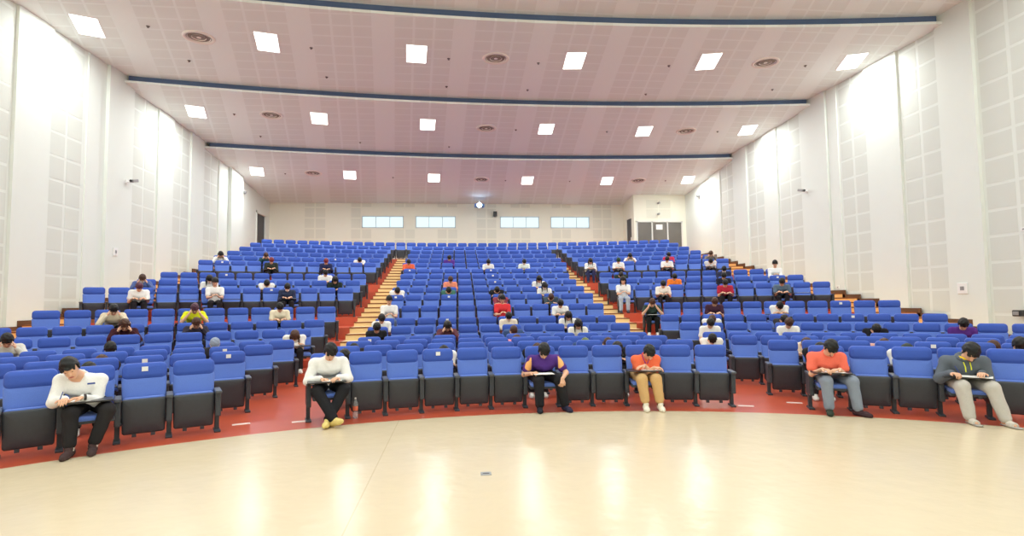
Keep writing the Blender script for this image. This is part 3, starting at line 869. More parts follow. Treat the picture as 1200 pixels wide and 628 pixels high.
def build_seat(i, blk, k, th, used, last, nblk, tablet):
    loc = seat_frame(i, th)
    t = bpy.data.objects.new('auditorium_seat', None); COL.objects.link(t)
    t.location = loc; t.rotation_euler = (0, 0, -th); t.empty_display_size = .1
    st = 'occupied' if used else 'empty'
    if blk == 'C':
        pos = ('%s from the left aisle' % ORD[k]) if k < 6 else ('%s from the right aisle' % ORD[nblk - 1 - k])
    else:
        pos = '%s from the aisle' % ORD[k]
    t['label'] = '%s blue tip-up seat, %s row of the %s block, %s' % (st, ORDN[i-1], BLK[blk], pos)
    t['category'] = 'seat'
    t['group'] = 'blue auditorium seats'
    add_part('backrest', 'backrest', t); add_part('headrest', 'headrest', t); add_part('back_shell', 'back_shell', t)
    p = add_part('seat_pan', 'seat_pan_open' if used else 'seat_pan', t)
    add_part('seat_cushion', 'seat_cushion_open' if used else 'seat_cushion', p)
    for sx in ((-H, H) if last else (-H,)):
        add_part('armrest', 'armrest', t, (sx, 0, 0)); add_part('side_panel', 'side_panel', t, (sx, 0, 0)); add_part('leg', 'leg', t, (sx, 0, 0))
    if tablet: add_part('writing_tablet', 'writing_tablet', t)
    if (i, blk, k) in TAGGED: add_part('paper_tag', 'paper_tag', t)[ 'label'] = 'small white paper tag'

USED = {(q[0], q[1], q[2]): q for q in PEOPLE}
n_single = 0
far = []
for i in range(1, 19):
    Sx = row_seats(i)
    cnt = {}
    for b, k, th in Sx: cnt[b] = cnt.get(b, 0) + 1
    for b, k, th in Sx:
        x, y, z = seat_frame(i, th)
        if not in_frame(x, y, z + .6): continue
        used = (i, b, k) in USED
        last = (k == cnt[b] - 1) if b != 'L' else (k == 0)
        # the left block counts from its right end, so its outermost seat still owns the standard on its left
        tablet = used and USED[(i, b, k)][4] not in ('upright', 'front_three')
        tablet = tablet or (i, b, k) in ((9, 'L', 6), (9, 'L', 8), (9, 'R', 10))
        if i <= LAST_SINGLE_ROW:
            build_seat(i, b, k, th, used, last, cnt[b], tablet); n_single += 1
        else:
            far.append((i, b, k, th, used, last, tablet))
print('single seats', n_single, 'far seats', len(far))

# the rows behind, past the three hundred nearest: one mass of seats
PF = seat_meshes(3, 'far')
mats = [M_fab, M_fab2, M_shell, M_arm, M_tablet, M_paper]
FV = []; FF = []; FM = []; FS = []
FARTAG = {(11, 'C', 6), (12, 'C', 0), (13, 'L', 10), (11, 'L', 8), (12, 'C', 6), (14, 'L', 3)}
def far_add(key, Mx):
    b, m = PF[key]
    o = sum(len(a) for a in FV)
    V = np.array(b.v); R3 = np.array(Mx.to_3x3()); T = np.array(Mx.to_translation())
    FV.append(V @ R3.T + T)
    FF.extend([tuple(q + o for q in f) for f in b.f]); FM.extend([mats.index(m)]*len(b.f)); FS.extend(b.sm)
for (i, b, k, th, used, last, tablet) in far:
    Mx = Matrix.Translation(seat_frame(i, th)) @ Matrix.Rotation(-th, 4, 'Z')
    for key in ('backrest', 'headrest', 'back_shell', 'seat_pan_open' if used else 'seat_pan', 'seat_cushion_open' if used else 'seat_cushion'):
        far_add(key, Mx)
    for sx in ((-H, H) if last else (-H,)):
        M2 = Mx @ Matrix.Translation((sx, 0, 0))
        for key in ('armrest', 'side_panel', 'leg'): far_add(key, M2)
    if tablet: far_add('writing_tablet', Mx)
    if (i, b, k) in FARTAG: far_add('paper_tag', Mx)
me = mesh_from('auditorium_seating', np.concatenate(FV), FF, False, mats, FM)
me.polygons.foreach_set('use_smooth', FS)
o = link(bpy.data.objects.new('auditorium_seating', me))
tag(o, 'rear rows of blue auditorium seats up to the back wall', 'seating', 'blue auditorium seats', 'stuff')
# ------------------------------------------------------------------ people
class Field:
    """signed distance field on a grid, meshed with surface nets"""
    def __init__(s, lo, hi, h):
        s.lo = np.array(lo, float); s.h = h
        s.n = np.ceil((np.array(hi) - s.lo)/h).astype(int) + 1
        s.D = np.full(s.n, 0.08, np.float32)
        s.ax = [s.lo[i] + h*np.arange(s.n[i]) for i in range(3)]
    def _sl(s, lo, hi):
        a = np.clip(np.floor((np.array(lo) - s.lo)/s.h).astype(int), 0, s.n)
        b = np.clip(np.ceil((np.array(hi) - s.lo)/s.h).astype(int) + 1, 0, s.n)
        return tuple(slice(i, j) for i, j in zip(a, b))
    def _grid(s, sl):
        return np.meshgrid(s.ax[0][sl[0]], s.ax[1][sl[1]], s.ax[2][sl[2]], indexing='ij', sparse=True)
    def _mix(s, sl, d, k):
        D = s.D[sl]
        if k > 0:
            h = np.clip(.5 + .5*(D - d)/k, 0, 1)
            s.D[sl] = D*(1 - h) + d*h - k*h*(1 - h)
        else:
            s.D[sl] = np.minimum(D, d)
    def cone(s, a, b, ra, rb, k=.02, sx=1.0):
        a = np.array(a, float); b = np.array(b, float)
        R = max(ra, rb)*max(sx, 1) + .07
        sl = s._sl(np.minimum(a, b) - R, np.maximum(a, b) + R)
        if any(q.stop <= q.start for q in sl): return
        X, Y, Z = s._grid(sl)
        cx = (a[0] + b[0])/2
        ax, bx = (a[0]-cx)/sx, (b[0]-cx)/sx
        X = (X - cx)/sx
        d = np.array([bx - ax, b[1]-a[1], b[2]-a[2]])
        L = float(d @ d) + 1e-9
        t = np.clip(((X-ax)*d[0] + (Y-a[1])*d[1] + (Z-a[2])*d[2])/L, 0, 1)
        q = np.sqrt((X-ax-t*d[0])**2 + (Y-a[1]-t*d[1])**2 + (Z-a[2]-t*d[2])**2) - (ra + (rb-ra)*t)
        s._mix(sl, q.astype(np.float32), k)
    def ell(s, c, r, A=None, k=.02, sub=False, clip=None):
        c = np.array(c, float); r = np.array(r, float)
        R = r.max() + .07
        sl = s._sl(c - R, c + R)
        if any(q.stop <= q.start for q in sl): return
        X, Y, Z = s._grid(sl)
        P = (X - c[0], Y - c[1], Z - c[2])
        if A is None: A = np.eye(3)
        Q = [(P[0]*A[i][0] + P[1]*A[i][1] + P[2]*A[i][2]) for i in range(3)]
        k0 = np.sqrt(sum((Q[i]/r[i])**2 for i in range(3)))
        k1 = np.sqrt(sum((Q[i]/r[i]**2)**2 for i in range(3))) + 1e-9
        d = k0*(k0 - 1)/k1
        if clip is not None:
            for (nv, off) in clip:
                d = np.maximum(d, (P[0]*nv[0] + P[1]*nv[1] + P[2]*nv[2]) - off)
        d = d.astype(np.float32)
        if sub: s.D[sl] = np.maximum(s.D[sl], -d)
        else: s._mix(sl, d, k)
    def cut(s, point, normal):           # removes what lies on the normal's side
        X, Y, Z = np.meshgrid(*s.ax, indexing='ij', sparse=True)
        n = np.array(normal, float); n /= np.linalg.norm(n)
        s.D = np.maximum(s.D, ((X-point[0])*n[0] + (Y-point[1])*n[1] + (Z-point[2])*n[2]).astype(np.float32))
    def cut_disc(s, point, normal, R):   # the same, but only within radius R of the axis through the point
        X, Y, Z = np.meshgrid(*s.ax, indexing='ij', sparse=True)
        n = np.array(normal, float); n /= np.linalg.norm(n)
        dx, dy, dz = X - point[0], Y - point[1], Z - point[2]
        a = dx*n[0] + dy*n[1] + dz*n[2]
        q = np.sqrt(np.maximum(dx*dx + dy*dy + dz*dz - a*a, 0))
        s.D = np.maximum(s.D, -np.maximum(-a, q - R).astype(np.float32))
    def folds(s, amp, f=38.0, ph=0.0):
        X, Y, Z = np.meshgrid(*s.ax, indexing='ij', sparse=True)
        w = np.sin(f*(Z + .5*X) + ph + 2*np.sin(17*X + ph))*np.sin(f*.7*(Y - .4*Z) + 1.3*ph)
        s.D = s.D + (amp*w).astype(np.float32)
    def mesh(s, name):
        D = s.D.copy()
        for ax in range(3):
            ix = [slice(None)]*3
            for e in (0, -1):
                ix[ax] = e; D[tuple(ix)] = 1.0
        inside = D < 0
        nx, ny, nz = D.shape
        cnt = np.zeros((nx-1, ny-1, nz-1), np.int8)
        cs = [(i, j, k) for i in (0, 1) for j in (0, 1) for k in (0, 1)]
        for i, j, k in cs: cnt += inside[i:nx-1+i, j:ny-1+j, k:nz-1+k]
        act = np.argwhere((cnt > 0) & (cnt < 8))
        if not len(act): raise RuntimeError('empty field ' + name)
        idm = np.full(cnt.shape, -1, np.int32)
        idm[act[:, 0], act[:, 1], act[:, 2]] = np.arange(len(act))
        corner = np.stack([D[act[:, 0]+i, act[:, 1]+j, act[:, 2]+k] for i, j, k in cs], 1)
        acc = np.zeros((len(act), 3)); num = np.zeros(len(act))
        for p in range(8):
            for q in range(p+1, 8):
                dv = np.array(cs[q]) - np.array(cs[p])
                if np.abs(dv).sum() != 1: continue
                a = corner[:, p]; b = corner[:, q]
                m = (a < 0) != (b < 0)
                t = np.where(m, a/np.where(m, a - b, 1), 0)
                pos = np.array(cs[p])[None] + t[:, None]*dv[None]
                acc[m] += pos[m]; num[m] += 1
        V = s.lo + s.h*(act + acc/num[:, None])
        F = []
        for ax in range(3):
            o1, o2 = [(1, 2), (2, 0), (0, 1)][ax]
            sl0 = [slice(0, None)]*3; sl1 = [slice(0, None)]*3
            sl0[ax] = slice(0, -1); sl1[ax] = slice(1, None)
            a = inside[tuple(sl0)]; b = inside[tuple(sl1)]
            E = np.argwhere(a != b)
            ok = (E[:, o1] > 0) & (E[:, o2] > 0) & (E[:, o1] < D.shape[o1]-1) & (E[:, o2] < D.shape[o2]-1)
            E = E[ok]
            fl = a[E[:, 0], E[:, 1], E[:, 2]]
            def cid(d1, d2):
                C = E.copy(); C[:, o1] += d1; C[:, o2] += d2
                return idm[C[:, 0], C[:, 1], C[:, 2]]
            q = np.stack([cid(-1, -1), cid(0, -1), cid(0, 0), cid(-1, 0)], 1)
            q[~fl] = q[~fl][:, ::-1]
            F.append(q)
        F = np.concatenate(F)
        me = bpy.data.meshes.new(name)
        me.vertices.add(len(V)); me.vertices.foreach_set('co', V.astype(np.float32).ravel())
        me.loops.add(len(F)*4); me.loops.foreach_set('vertex_index', F.astype(np.int32).ravel())
        me.polygons.add(len(F)); me.polygons.foreach_set('loop_start', np.arange(0, len(F)*4, 4, dtype=np.int32))
        me.polygons.foreach_set('use_smooth', [True]*len(F))
        me.update(calc_edges=True); me.validate()
        return me

def V3(*a): return np.array(a, float)
def nrm(v): return v/np.linalg.norm(v)
def ik(a, c, l1, l2, pole):
    a = np.array(a, float); c = np.array(c, float)
    d = c - a; L = np.linalg.norm(d)
    L2 = min(L, (l1 + l2)*.999)
    x = (l1*l1 - l2*l2 + L2*L2)/(2*L2)
    h = math.sqrt(max(l1*l1 - x*x, 0))
    u = d/L
    p = np.array(pole, float) - u*float(np.dot(pole, u)); p = nrm(p)
    return a + u*x + p*h

SKIN = mat('skin', (226, 178, 148), .55, .35, .05, 30.0)
M_eye = mat('eye_dark', (40, 30, 28), .25, .5, .02)
M_lip = mat('lips', (190, 108, 100), .5, .35, .04)
_cm = {}
def cloth(rgb):
    if rgb not in _cm:
        _cm[rgb] = mat('cloth_%02x%02x%02x' % rgb, rgb, .85, .2, .08, 70.0, .08)
    return _cm[rgb]
def hairmat(rgb): return mat('hair_%02x%02x%02x' % rgb, rgb, .5, .35, .25, 90.0, .3)

# a pose: head centre, head pitch, base of neck, wrists, elbow poles, knees, ankles
def pose(**k):
    p = dict(H=(0, -.30, .90), pitch=58, yaw=0, tilt=0, S=(0, -.16, .81), pel=(0, .05, .46),
             wr=((-.10, -.41, .615), (.12, -.38, .61)), pole=((-.42, .75, -.6), (.42, .75, -.6)), hand=((.55, -.8, -.05), (-.7, -.7, -.05)), palm=((0, 0, -1), (0, 0, -1)), curl=(.55, .35),
             knee=((-.11, -.40, .46), (.11, -.40, .46)), ank=((-.11, -.40, .085), (.11, -.40, .085)), toe=((-.03, -1, 0), (.03, -1, 0)),
             sw=.165, size=1.0, belly=1.0, h=.0105, collar=False)
    p.update(k); return p
POSES = {
 'write': pose(),
 'slump': pose(H=(0, -.37, .78), pitch=72, S=(0, -.22, .775), wr=((.06, -.44, .612), (-.06, -.38, .615)), pole=((-.8, .5, -.3), (.8, .5, -.3)), hand=((.95, -.2, 0), (-.95, -.1, 0)), knee=((-.10, -.41, .46), (.12, -.40, .46))),
 'hands': pose(H=(0, -.29, .90), pitch=52, wr=((-.115, -.345, .77), (.115, -.345, .77)), pole=((-.5, -.7, -.9), (.5, -.7, -.9)), hand=((.35, .15, 1), (-.35, .15, 1)), palm=((1, .3, 0), (-1, .3, 0)), curl=(.35, .35)),
 'upright': pose(H=(0, -.12, 1.06), pitch=36, S=(0, -.05, .89), wr=((-.09, -.35, .63), (.09, -.35, .63)), hand=((.3, -.6, .5), (-.3, -.6, .5)), palm=((.6, 0, -.6), (-.6, 0, -.6))),
}
def head_frame(p):
    ph = math.radians(p['pitch']); yw = math.radians(p['yaw']); tl = math.radians(p['tilt'])
    M = Matrix.Rotation(yw, 3, 'Z') @ Matrix.Rotation(tl, 3, 'Y') @ Matrix.Rotation(ph, 3, 'X')
    r = np.array(M @ Vector((1, 0, 0))); f = np.array(M @ Vector((0, -1, 0))); u = np.array(M @ Vector((0, 0, 1)))
    return r, f, u            # right of picture, face direction, crown

def bounds(p):
    H = np.array(p['H']); K = [*p['knee'], *p['ank'], *p['wr']]
    xs = [q[0] for q in K] + [H[0]]
    return (min(min(xs) - .2, -.42), min(min(q[1] for q in K) - .30, H[1] - .25), -.03), (max(max(xs) + .2, .42), .26, H[2] + .26)

def joints(p):
    S = np.array(p['S'], float); sw = p['sw']
    tiltx = (p['H'][0] - p['pel'][0])*.35
    sh = [S + V3(-sw, .02, -.045 - tiltx*.2), S + V3(sw, .02, -.045 + tiltx*.2)]
    el = []
    for k in (0, 1):
        el.append(ik(sh[k], p['wr'][k], .255, .235, p['pole'][k]))
    hip = [np.array(p['pel']) + V3(-.085, -.02, 0), np.array(p['pel']) + V3(.085, -.02, 0)]
    pel = np.array(p['pel'], float)
    mid = (pel + S)/2 + V3(0, .055, .02)
    return S, sh, el, hip, pel, mid

def hand_to(F, wr, d, n, curl, k=.006):
    d = nrm(np.array(d, float)); n = np.array(n, float); n = nrm(n - d*float(n @ d)); side = np.cross(d, n)
    return d, n, side

def add_hand(F, wr, d, n, curl, left):
    """palm, four bent fingers of different length, thumb from the side of the palm"""
    wr = np.array(wr, float); d, n, s = hand_to(F, wr, d, n, curl)
    if left: s = -s
    for o in (-.022, 0, .022):
        F.cone(wr + d*.008 + s*o*.7, wr + d*.078 + s*o*1.25, .0145, .0125, .012)
    for o, L in ((-.032, .058), (-.0105, .072), (.0105, .076), (.032, .066)):
        k0 = wr + d*.080 + s*o
        a1 = nrm(d*math.cos(curl) + n*math.sin(curl)); a2 = nrm(d*math.cos(curl*2.1) + n*math.sin(curl*2.1))
        k1 = k0 + a1*L*.55; k2 = k1 + a2*L*.45
        F.cone(k0, k1, .0095, .0085, .004); F.cone(k1, k2, .0085, .007, .003)
    t0 = wr + d*.025 + s*.030; t1 = t0 + nrm(d*.7 + s*.8 + n*.25)*.042; t2 = t1 + nrm(d*.95 + s*.15 + n*.3)*.032
    F.cone(t0, t1, .0125, .0105, .008); F.cone(t1, t2, .0105, .0085, .004)

def body_mesh(p, name='body'):
    lo, hi = bounds(p)
    F = Field(lo, hi, p['h'])
    S, sh, el, hip, pel, mid = joints(p)
    b = p['belly']
    F.cone(pel, mid, .100*b, .088*b, .03, 1.42)
    F.cone(mid, S + V3(0, .02, -.10), .088*b, .098, .04, 1.4)
    F.cone(S + V3(0, .02, -.10), S + V3(0, .0, -.03), .095, .055, .04, 1.4)
    F.cone(sh[0], sh[1], .052, .052, .04)
    r, f, u = head_frame(p)
    H = np.array(p['H'], float); z = p['size']
    F.cone(S, H - u*.055*z - f*.012, .052, .048, .025)
    A = np.array([r, f, u])
    F.ell(H + u*.022*z - f*.008*z, V3(.074, .092, .098)*z, A, .02)
    F.ell(H - u*.045*z + f*.030*z, V3(.056, .058, .062)*z, A, .03)
    F.ell(H - u*.092*z + f*.058*z, V3(.026, .022, .018)*z, A, .02)          # chin
    F.cone(H + f*.080*z + u*.012*z, H + f*.104*z - u*.022*z, .009*z, .014*z, .012)   # nose
    F.cone(H + f*.075*z + u*.030*z - r*.030, H + f*.075*z + u*.030*z + r*.030, .011, .011, .014)   # brow
    for sg in (-1, 1):
        F.ell(H + r*sg*.076*z - f*.008*z - u*.008*z, V3(.011, .020, .031)*z, A, .008)
        F.ell(H + r*sg*.031*z + f*.088*z + u*.008*z, V3(.017, .012, .011)*z, A, sub=True)
        F.ell(H + r*sg*.030*z + f*.074*z + u*.006*z, V3(.013, .013, .011)*z, A, .006)
    for k in (0, 1):
        F.cone(sh[k], el[k], .047, .038, .03)
        w = np.array(p['wr'][k], float)
        F.cone(el[k], w, .038, .025, .012)
        add_hand(F, w, p['hand'][k], p['palm'][k], p['curl'][k], k == 0)
        F.cone(hip[k], p['knee'][k], .080*b, .056, .04)
        F.cone(p['knee'][k], p['ank'][k], .056, .036, .02)
        a = np.array(p['ank'][k], float); t = nrm(np.array(p['toe'][k], float))
        F.cone(a + V3(0, 0, -.03) - t*.03, a + t*.11 + V3(0, 0, -.045), .034, .026, .02)
    F.cut((0, 0, .012), (0, 0, -1)) if min(q[2] for q in p['ank']) < .2 else None
    return F.mesh(name)

def shirt_mesh(p, sleeve, loose=.013, name='shirt'):
    lo, hi = bounds(p)
    F = Field(lo, hi, p['h'])
    S, sh, el, hip, pel, mid = joints(p)
    b = p['belly']; e = loose
    F.cone(pel + V3(0, -.005, -.015), mid, .104*b + e, .090*b + e, .03, 1.42)
    F.cone(mid, S + V3(0, .02, -.10), .090*b + e, .100 + e, .04, 1.4)
    F.cone(S + V3(0, .02, -.10), S + V3(0, .0, -.03), .097 + e, .056 + e, .04, 1.4)
    F.cone(sh[0], sh[1], .054 + e, .054 + e, .04)
    for k in (0, 1):
        if sleeve == 'long':
            F.cone(sh[k], el[k], .050 + e, .042 + e, .03)
            w = np.array(p['wr'][k], float)
            F.cone(el[k], el[k] + (w - el[k])*.93, .042 + e, .029 + e*.8, .015)
        else:
            F.cone(sh[k], sh[k] + (el[k] - sh[k])*.62, .050 + e, .052 + e, .03)
    F.folds(.0028, 42, .7)
    # neck hole
    r, f, u = head_frame(p); H = np.array(p['H'], float)
    nd = nrm(H - u*.055 - S)
    F.cut_disc(S + nd*.030 + V3(0, 0, .012), nd, .098)
    if sleeve == 'short':
        pass
    return F.mesh(name)

def collar_mesh(p, name='collar'):
    lo, hi = bounds(p)
    F = Field(lo, hi, p['h']*.8)
    S, sh, el, hip, pel, mid = joints(p)
    r, f, u = head_frame(p); H = np.array(p['H'], float)
    nd = nrm(H - u*.055 - S)
    side = V3(1, 0, 0); fr = nrm(np.cross(side, nd)); fr = fr if fr[1] < 0 else -fr
    c = S + nd*.022
    for k in range(10):
        a0 = -2.6 + 5.2*k/10; a1 = -2.6 + 5.2*(k+1)/10
        def P(a): return c + side*math.sin(a)*.068 - fr*math.cos(a)*.060 + nd*(.010*math.cos(a))
        F.cone(P(a0), P(a1), .013, .013, .01)
    for sg in (-1, 1):
        q = c + side*sg*.040 + fr*.062
        F.cone(q, q + fr*.022 - nd*.050 + side*sg*.022, .013, .006, .01)
    return F.mesh(name)

def trouser_mesh(p, loose=.012, name='trousers', cuff=.0):
    lo, hi = bounds(p)
    F = Field(lo, hi, p['h'])
    S, sh, el, hip, pel, mid = joints(p)
    b = p['belly']; e = loose
    F.cone(pel + V3(0, 0, -.005), pel + (mid - pel)*.35, .100*b + e*.8, .092*b + e*.6, .03, 1.42)
    for k in (0, 1):
        F.cone(hip[k], p['knee'][k], .084*b + e, .060 + e, .03)
        kn = np.array(p['knee'][k], float); an = np.array(p['ank'][k], float)
        F.cone(kn, kn + (an - kn)*(.93 - cuff), .060 + e, .044 + e, .02)
    F.folds(.0030, 34, 2.1)
    return F.mesh(name)

def shoe_mesh(p, k, name='shoe', wide=1.0):
    a = np.array(p['ank'][k], float); t = nrm(np.array(p['toe'][k], float))
    lo = a - .26; hi = a + .26
    F = Field(lo, hi, .008)
    heel = a + V3(0, 0, -.040) - t*.045; ball = a + t*.105 + V3(0, 0, -.055 + t[2]*.05); tip = a + t*.165 + V3(0, 0, -.058 + t[2]*.05)
    F.cone(heel, ball, .040*wide, .041*wide, .02); F.cone(ball, tip, .041*wide, .030*wide, .02)
    F.cone(heel + V3(0, 0, .0) + t*.02, a + t*.01 + V3(0, 0, .005), .040, .042, .02)
    up = V3(0, 0, 1) - t*t[2]; up = nrm(up)
    F.cut(a - up*.083, -up)
    F.cut(a + up*.028, up)
    return F.mesh(name)

def hair_mesh(p, style, name='hair'):
    r, f, u = head_frame(p); H = np.array(p['H'], float); z = p['size']
    S = np.array(p['S'], float)
    A = np.array([r, f, u])
    lo = H - .34; hi = H + .22
    F = Field(lo, hi, min(p['h'], .009))
    cl = nrm(f*.92 - u*.52)
    if style == 'cap':
        F.ell(H + u*.035*z - f*.006*z, V3(.086, .104, .092)*z, A, .0, clip=[(-u, -.012), ])
        F.ell(H + u*.048*z + f*.095*z, V3(.062, .060, .010)*z, A, .008)
        F.ell(H + u*.0*z - f*.030*z, V3(.080, .085, .07)*z, A, .0, clip=[(cl, -.005)])
    else:
        F.ell(H + u*.030*z - f*.014*z, V3(.086, .106, .104)*z, A, .0, clip=[(cl, .026)])
        F.ell(H - u*.004*z - f*.036*z, V3(.081, .078, .088)*z, A, .02, clip=[(cl, .012)])
        for k in range(7):      # fringe locks
            x = -.054 + .018*k
            q = H + r*x*z + f*(.072 - abs(x)*.35)*z + u*(.086 - abs(x)*.3)*z
            F.cone(q - f*.02, q + f*.020*z - u*(.034 + .008*math.sin(k*2.3))*z, .017, .010, .012)
        for sg in (-1, 1):
            F.cone(H + r*sg*.076*z + u*.03*z + f*.01, H + r*sg*.080*z - u*.018*z + f*.012, .016, .010, .012)
    if style == 'long':
        back = H - f*.075*z - u*.02
        F.cone(H - f*.06*z + u*.02, S + V3(0, .085, -.02), .070, .060, .03, 1.1)
        F.cone(S + V3(0, .085, -.02), S + V3(0, .10, -.16), .060, .035, .03, 1.4)
        for sg in (-1, 1):
            F.cone(H + r*sg*.078*z + u*.03*z, H + r*sg*.082*z - u*.09*z, .024, .022, .02)
            F.cone(H + r*sg*.082*z - u*.09*z, H + r*sg*.075 + V3(sg*.01, 0, -.19), .022, .010, .02)
    F.folds(.0036, 95, .3)
    return F.mesh(name)

def mask_mesh(p, name='face_mask'):
    r, f, u = head_frame(p); H = np.array(p['H'], float); z = p['size']
    A = np.array([r, f, u])
    F = Field(H - .2, H + .2, .008)
    F.ell(H - u*.045*z + f*.036*z, V3(.066, .072, .058)*z, A, 0, clip=[(-f, -.035), (u, .038)])
    for sg in (-1, 1):
        F.cone(H - u*.03*z + f*.06*z + r*sg*.058, H + r*sg*.080*z - u*.005, .005, .005, .004)
    return F.mesh(name)

mb = MB(); mb.lathe([(0, -.0105), (.006, -.0085), (.0105, 0), (.006, .0085), (0, .0105)], 10); ME_eye = mb.mesh('eye', [M_eye])
mb = MB(); mb.tube([(-.024, 0, -.001), (-.012, -.005, .001), (0, -.007, .0), (.012, -.005, .001), (.024, 0, -.001)], [.003, .0065, .0075, .0065, .003], 8); ME_mouth = mb.mesh('mouth', [M_lip])
def face_parts(p, t):
    r, f, u = head_frame(p); H = np.array(p['H'], float); z = p['size']
    B = Matrix((tuple(r), tuple(-f), tuple(u))).transposed().to_4x4()
    for sg in (-1, 1):
        o = bpy.data.objects.new('eye', ME_eye); COL.objects.link(o); o.parent = t
        o.matrix_local = Matrix.Translation(H + r*sg*.030*z + f*.0785*z + u*.007*z) @ B @ Matrix.Diagonal((1.15, .8, .62, 1))
    o = bpy.data.objects.new('mouth', ME_mouth); COL.objects.link(o); o.parent = t
    o.matrix_local = Matrix.Translation(H + f*.0885*z - u*.058*z) @ B

_cache = {}
def cached(key, fn):
    if key not in _cache: _cache[key] = fn()
    return _cache[key]
SHOEC = [(40, 40, 44), (236, 236, 232), (70, 72, 80), (228, 226, 220)]

def sit(i, blk, k):
    for b, kk, th in row_seats(i):
        if (b, kk) == (blk, k): return seat_frame(i, th), th
    raise RuntimeError('no seat %s' % ((i, blk, k),))

for n, (i, blk, k, dx, ps, hair, top, sleeve, bot, mask, label) in enumerate(PEOPLE):
    if ps.startswith('front'): continue
    loc, th = sit(i, blk, k)
    p = POSES[ps]
    t = empty('person', (loc[0] + dx*math.cos(th), loc[1] - dx*math.sin(th), loc[2]), -th)
    if n % 2 and abs(dx) < 5: t.scale = (-1, 1, 1)
    tag(t, label, 'person', 'people seated in the rows')
    obj('body', cached((ps, 'body'), lambda: body_mesh(p)), t, SKIN)
    obj('shirt', cached((ps, 'shirt', sleeve), lambda: shirt_mesh(p, sleeve)), t, cloth(top))
    obj('trousers', cached((ps, 'trousers'), lambda: trouser_mesh(p)), t, cloth(bot))
    sc = cloth(SHOEC[n % 4])
    for q in (0, 1): obj('shoe', cached((ps, 'shoe', q), lambda: shoe_mesh(p, q)), t, sc)
    obj('cap' if hair[0] == 'cap' else 'hair', cached((ps, 'hair', hair[0]), lambda: hair_mesh(p, hair[0])), t, cloth(hair[1]) if hair[0] == 'cap' else hairmat(hair[1]))
    if mask: obj('face_mask', cached((ps, 'mask'), lambda: mask_mesh(p)), t, M_white)
    face_parts(p, t)

# ---- the six in the front row
def front(key, p, parts, shift=(0, 0)):
    q = [q for q in PEOPLE if q[4] == key][0]
    loc, th = sit(q[0], q[1], q[2])
    c, s = math.cos(th), math.sin(th)
    t = empty('person', (loc[0] + shift[0]*c + shift[1]*s, loc[1] - shift[0]*s + shift[1]*c, loc[2]), -th)
    tag(t, q[10], 'person', 'people in the front row')
    obj('body', body_mesh(p), t, SKIN)
    for nm, me, m in parts(p): obj(nm, me, t, m)
    face_parts(p, t)
    return t, loc, th
def paper_at(loc, th, x, y, z, w, h, rz, label, group='exam papers'):
    c, s = math.cos(th), math.sin(th)
    o = obj('exam_paper', cached(('paper', w, h), lambda: (lambda b: (b.box((-w/2, -h/2, 0), (w/2, h/2, .003)), b.mesh('exam_paper'))[1])(MB())), None, M_paper,
            (loc[0] + x*c + y*s, loc[1] - x*s + y*c, loc[2] + z), (0, 0, rz - th))
    tag(o, label, 'paper', group)
    return o
def pen_at(loc, th, a, b, label, col=(40, 60, 140)):
    c, s = math.cos(th), math.sin(th)
    def g(q): return Vector((loc[0] + q[0]*c + q[1]*s, loc[1] - q[0]*s + q[1]*c, loc[2] + q[2]))
    A, B = g(a), g(b)
    t = empty('pen', A); tag(t, label, 'pen')
    d = B - A
    mb = MB(); mb.tube([d*.08, d], .0042, 8); obj('barrel', mb.mesh('barrel'), t, cloth(col))
    mb = MB(); mb.tube([(0, 0, 0), d*.085], [.0012, .004], 8); obj('tip', mb.mesh('tip'), t, M_grey)

FH = .0072
def socks(p, rgb):
    out = []
    for kk in (0, 1):
        F = Field(np.array(p['ank'][kk]) - .15, np.array(p['ank'][kk]) + .2, .008)
        a = np.array(p['ank'][kk], float); kn = np.array(p['knee'][kk], float)
        F.cone(a + V3(0, 0, -.01), a + (kn - a)*.30, .044, .046, .01); out.append(('sock', F.mesh('sock'), cloth(rgb)))
    return out
# 1: white shirt, leans to the left over the board
p1 = pose(h=FH, H=(-.19, -.30, .93), pitch=34, yaw=-14, tilt=-16, S=(-.09, -.15, .82), wr=((-.22, -.44, .615), (-.07, -.42, .615)), hand=((-.2, -1, 0), (-1, -.25, 0)), pole=((-.5, .7, -.5), (.5, .7, -.5)),
          knee=((-.17, -.42, .455), (.15, -.43, .455)), ank=((-.17, -.46, .085), (.03, -.42, .085)), toe=((-.35, -1, 0), (-.1, -1, 0)), sw=.175)
def parts1(p):
    return [('shirt', shirt_mesh(p, 'long', .017), cloth((240, 240, 238))), ('collar', collar_mesh(p), cloth((240, 240, 238))), ('trousers', trouser_mesh(p, .017, cuff=.08), cloth((42, 40, 42))), *socks(p, (232, 226, 214)),
            ('shoe', shoe_mesh(p, 0), cloth((74, 58, 58))), ('shoe', shoe_mesh(p, 1), cloth((74, 58, 58))), ('hair', hair_mesh(p, 'short'), hairmat((24, 26, 28)))]
t1, l1, h1 = front('front_one', p1, parts1)
paper_at(l1, h1, -.14, -.35, .574, .26, .18, .1, 'white exam paper under the leaning writer in white, front row far left')
mb = MB(); mb.box((-.035, -.004, -.008), (.035, .004, .008)); o = obj('chest_badge', mb.mesh('chest_badge'), t1, cloth((60, 80, 150)), (.0, -.285, .745), (-.5, 0, .1))
mb = MB(); mb.lathe([(.036, -.012), (.038, 0), (.036, .012)], 18, 0, Matrix.Rotation(PI/2, 4, 'Y')); obj('wristwatch', mb.mesh('wristwatch'), t1, M_black, (-.055, -.42, .617), (0, 0, .2))
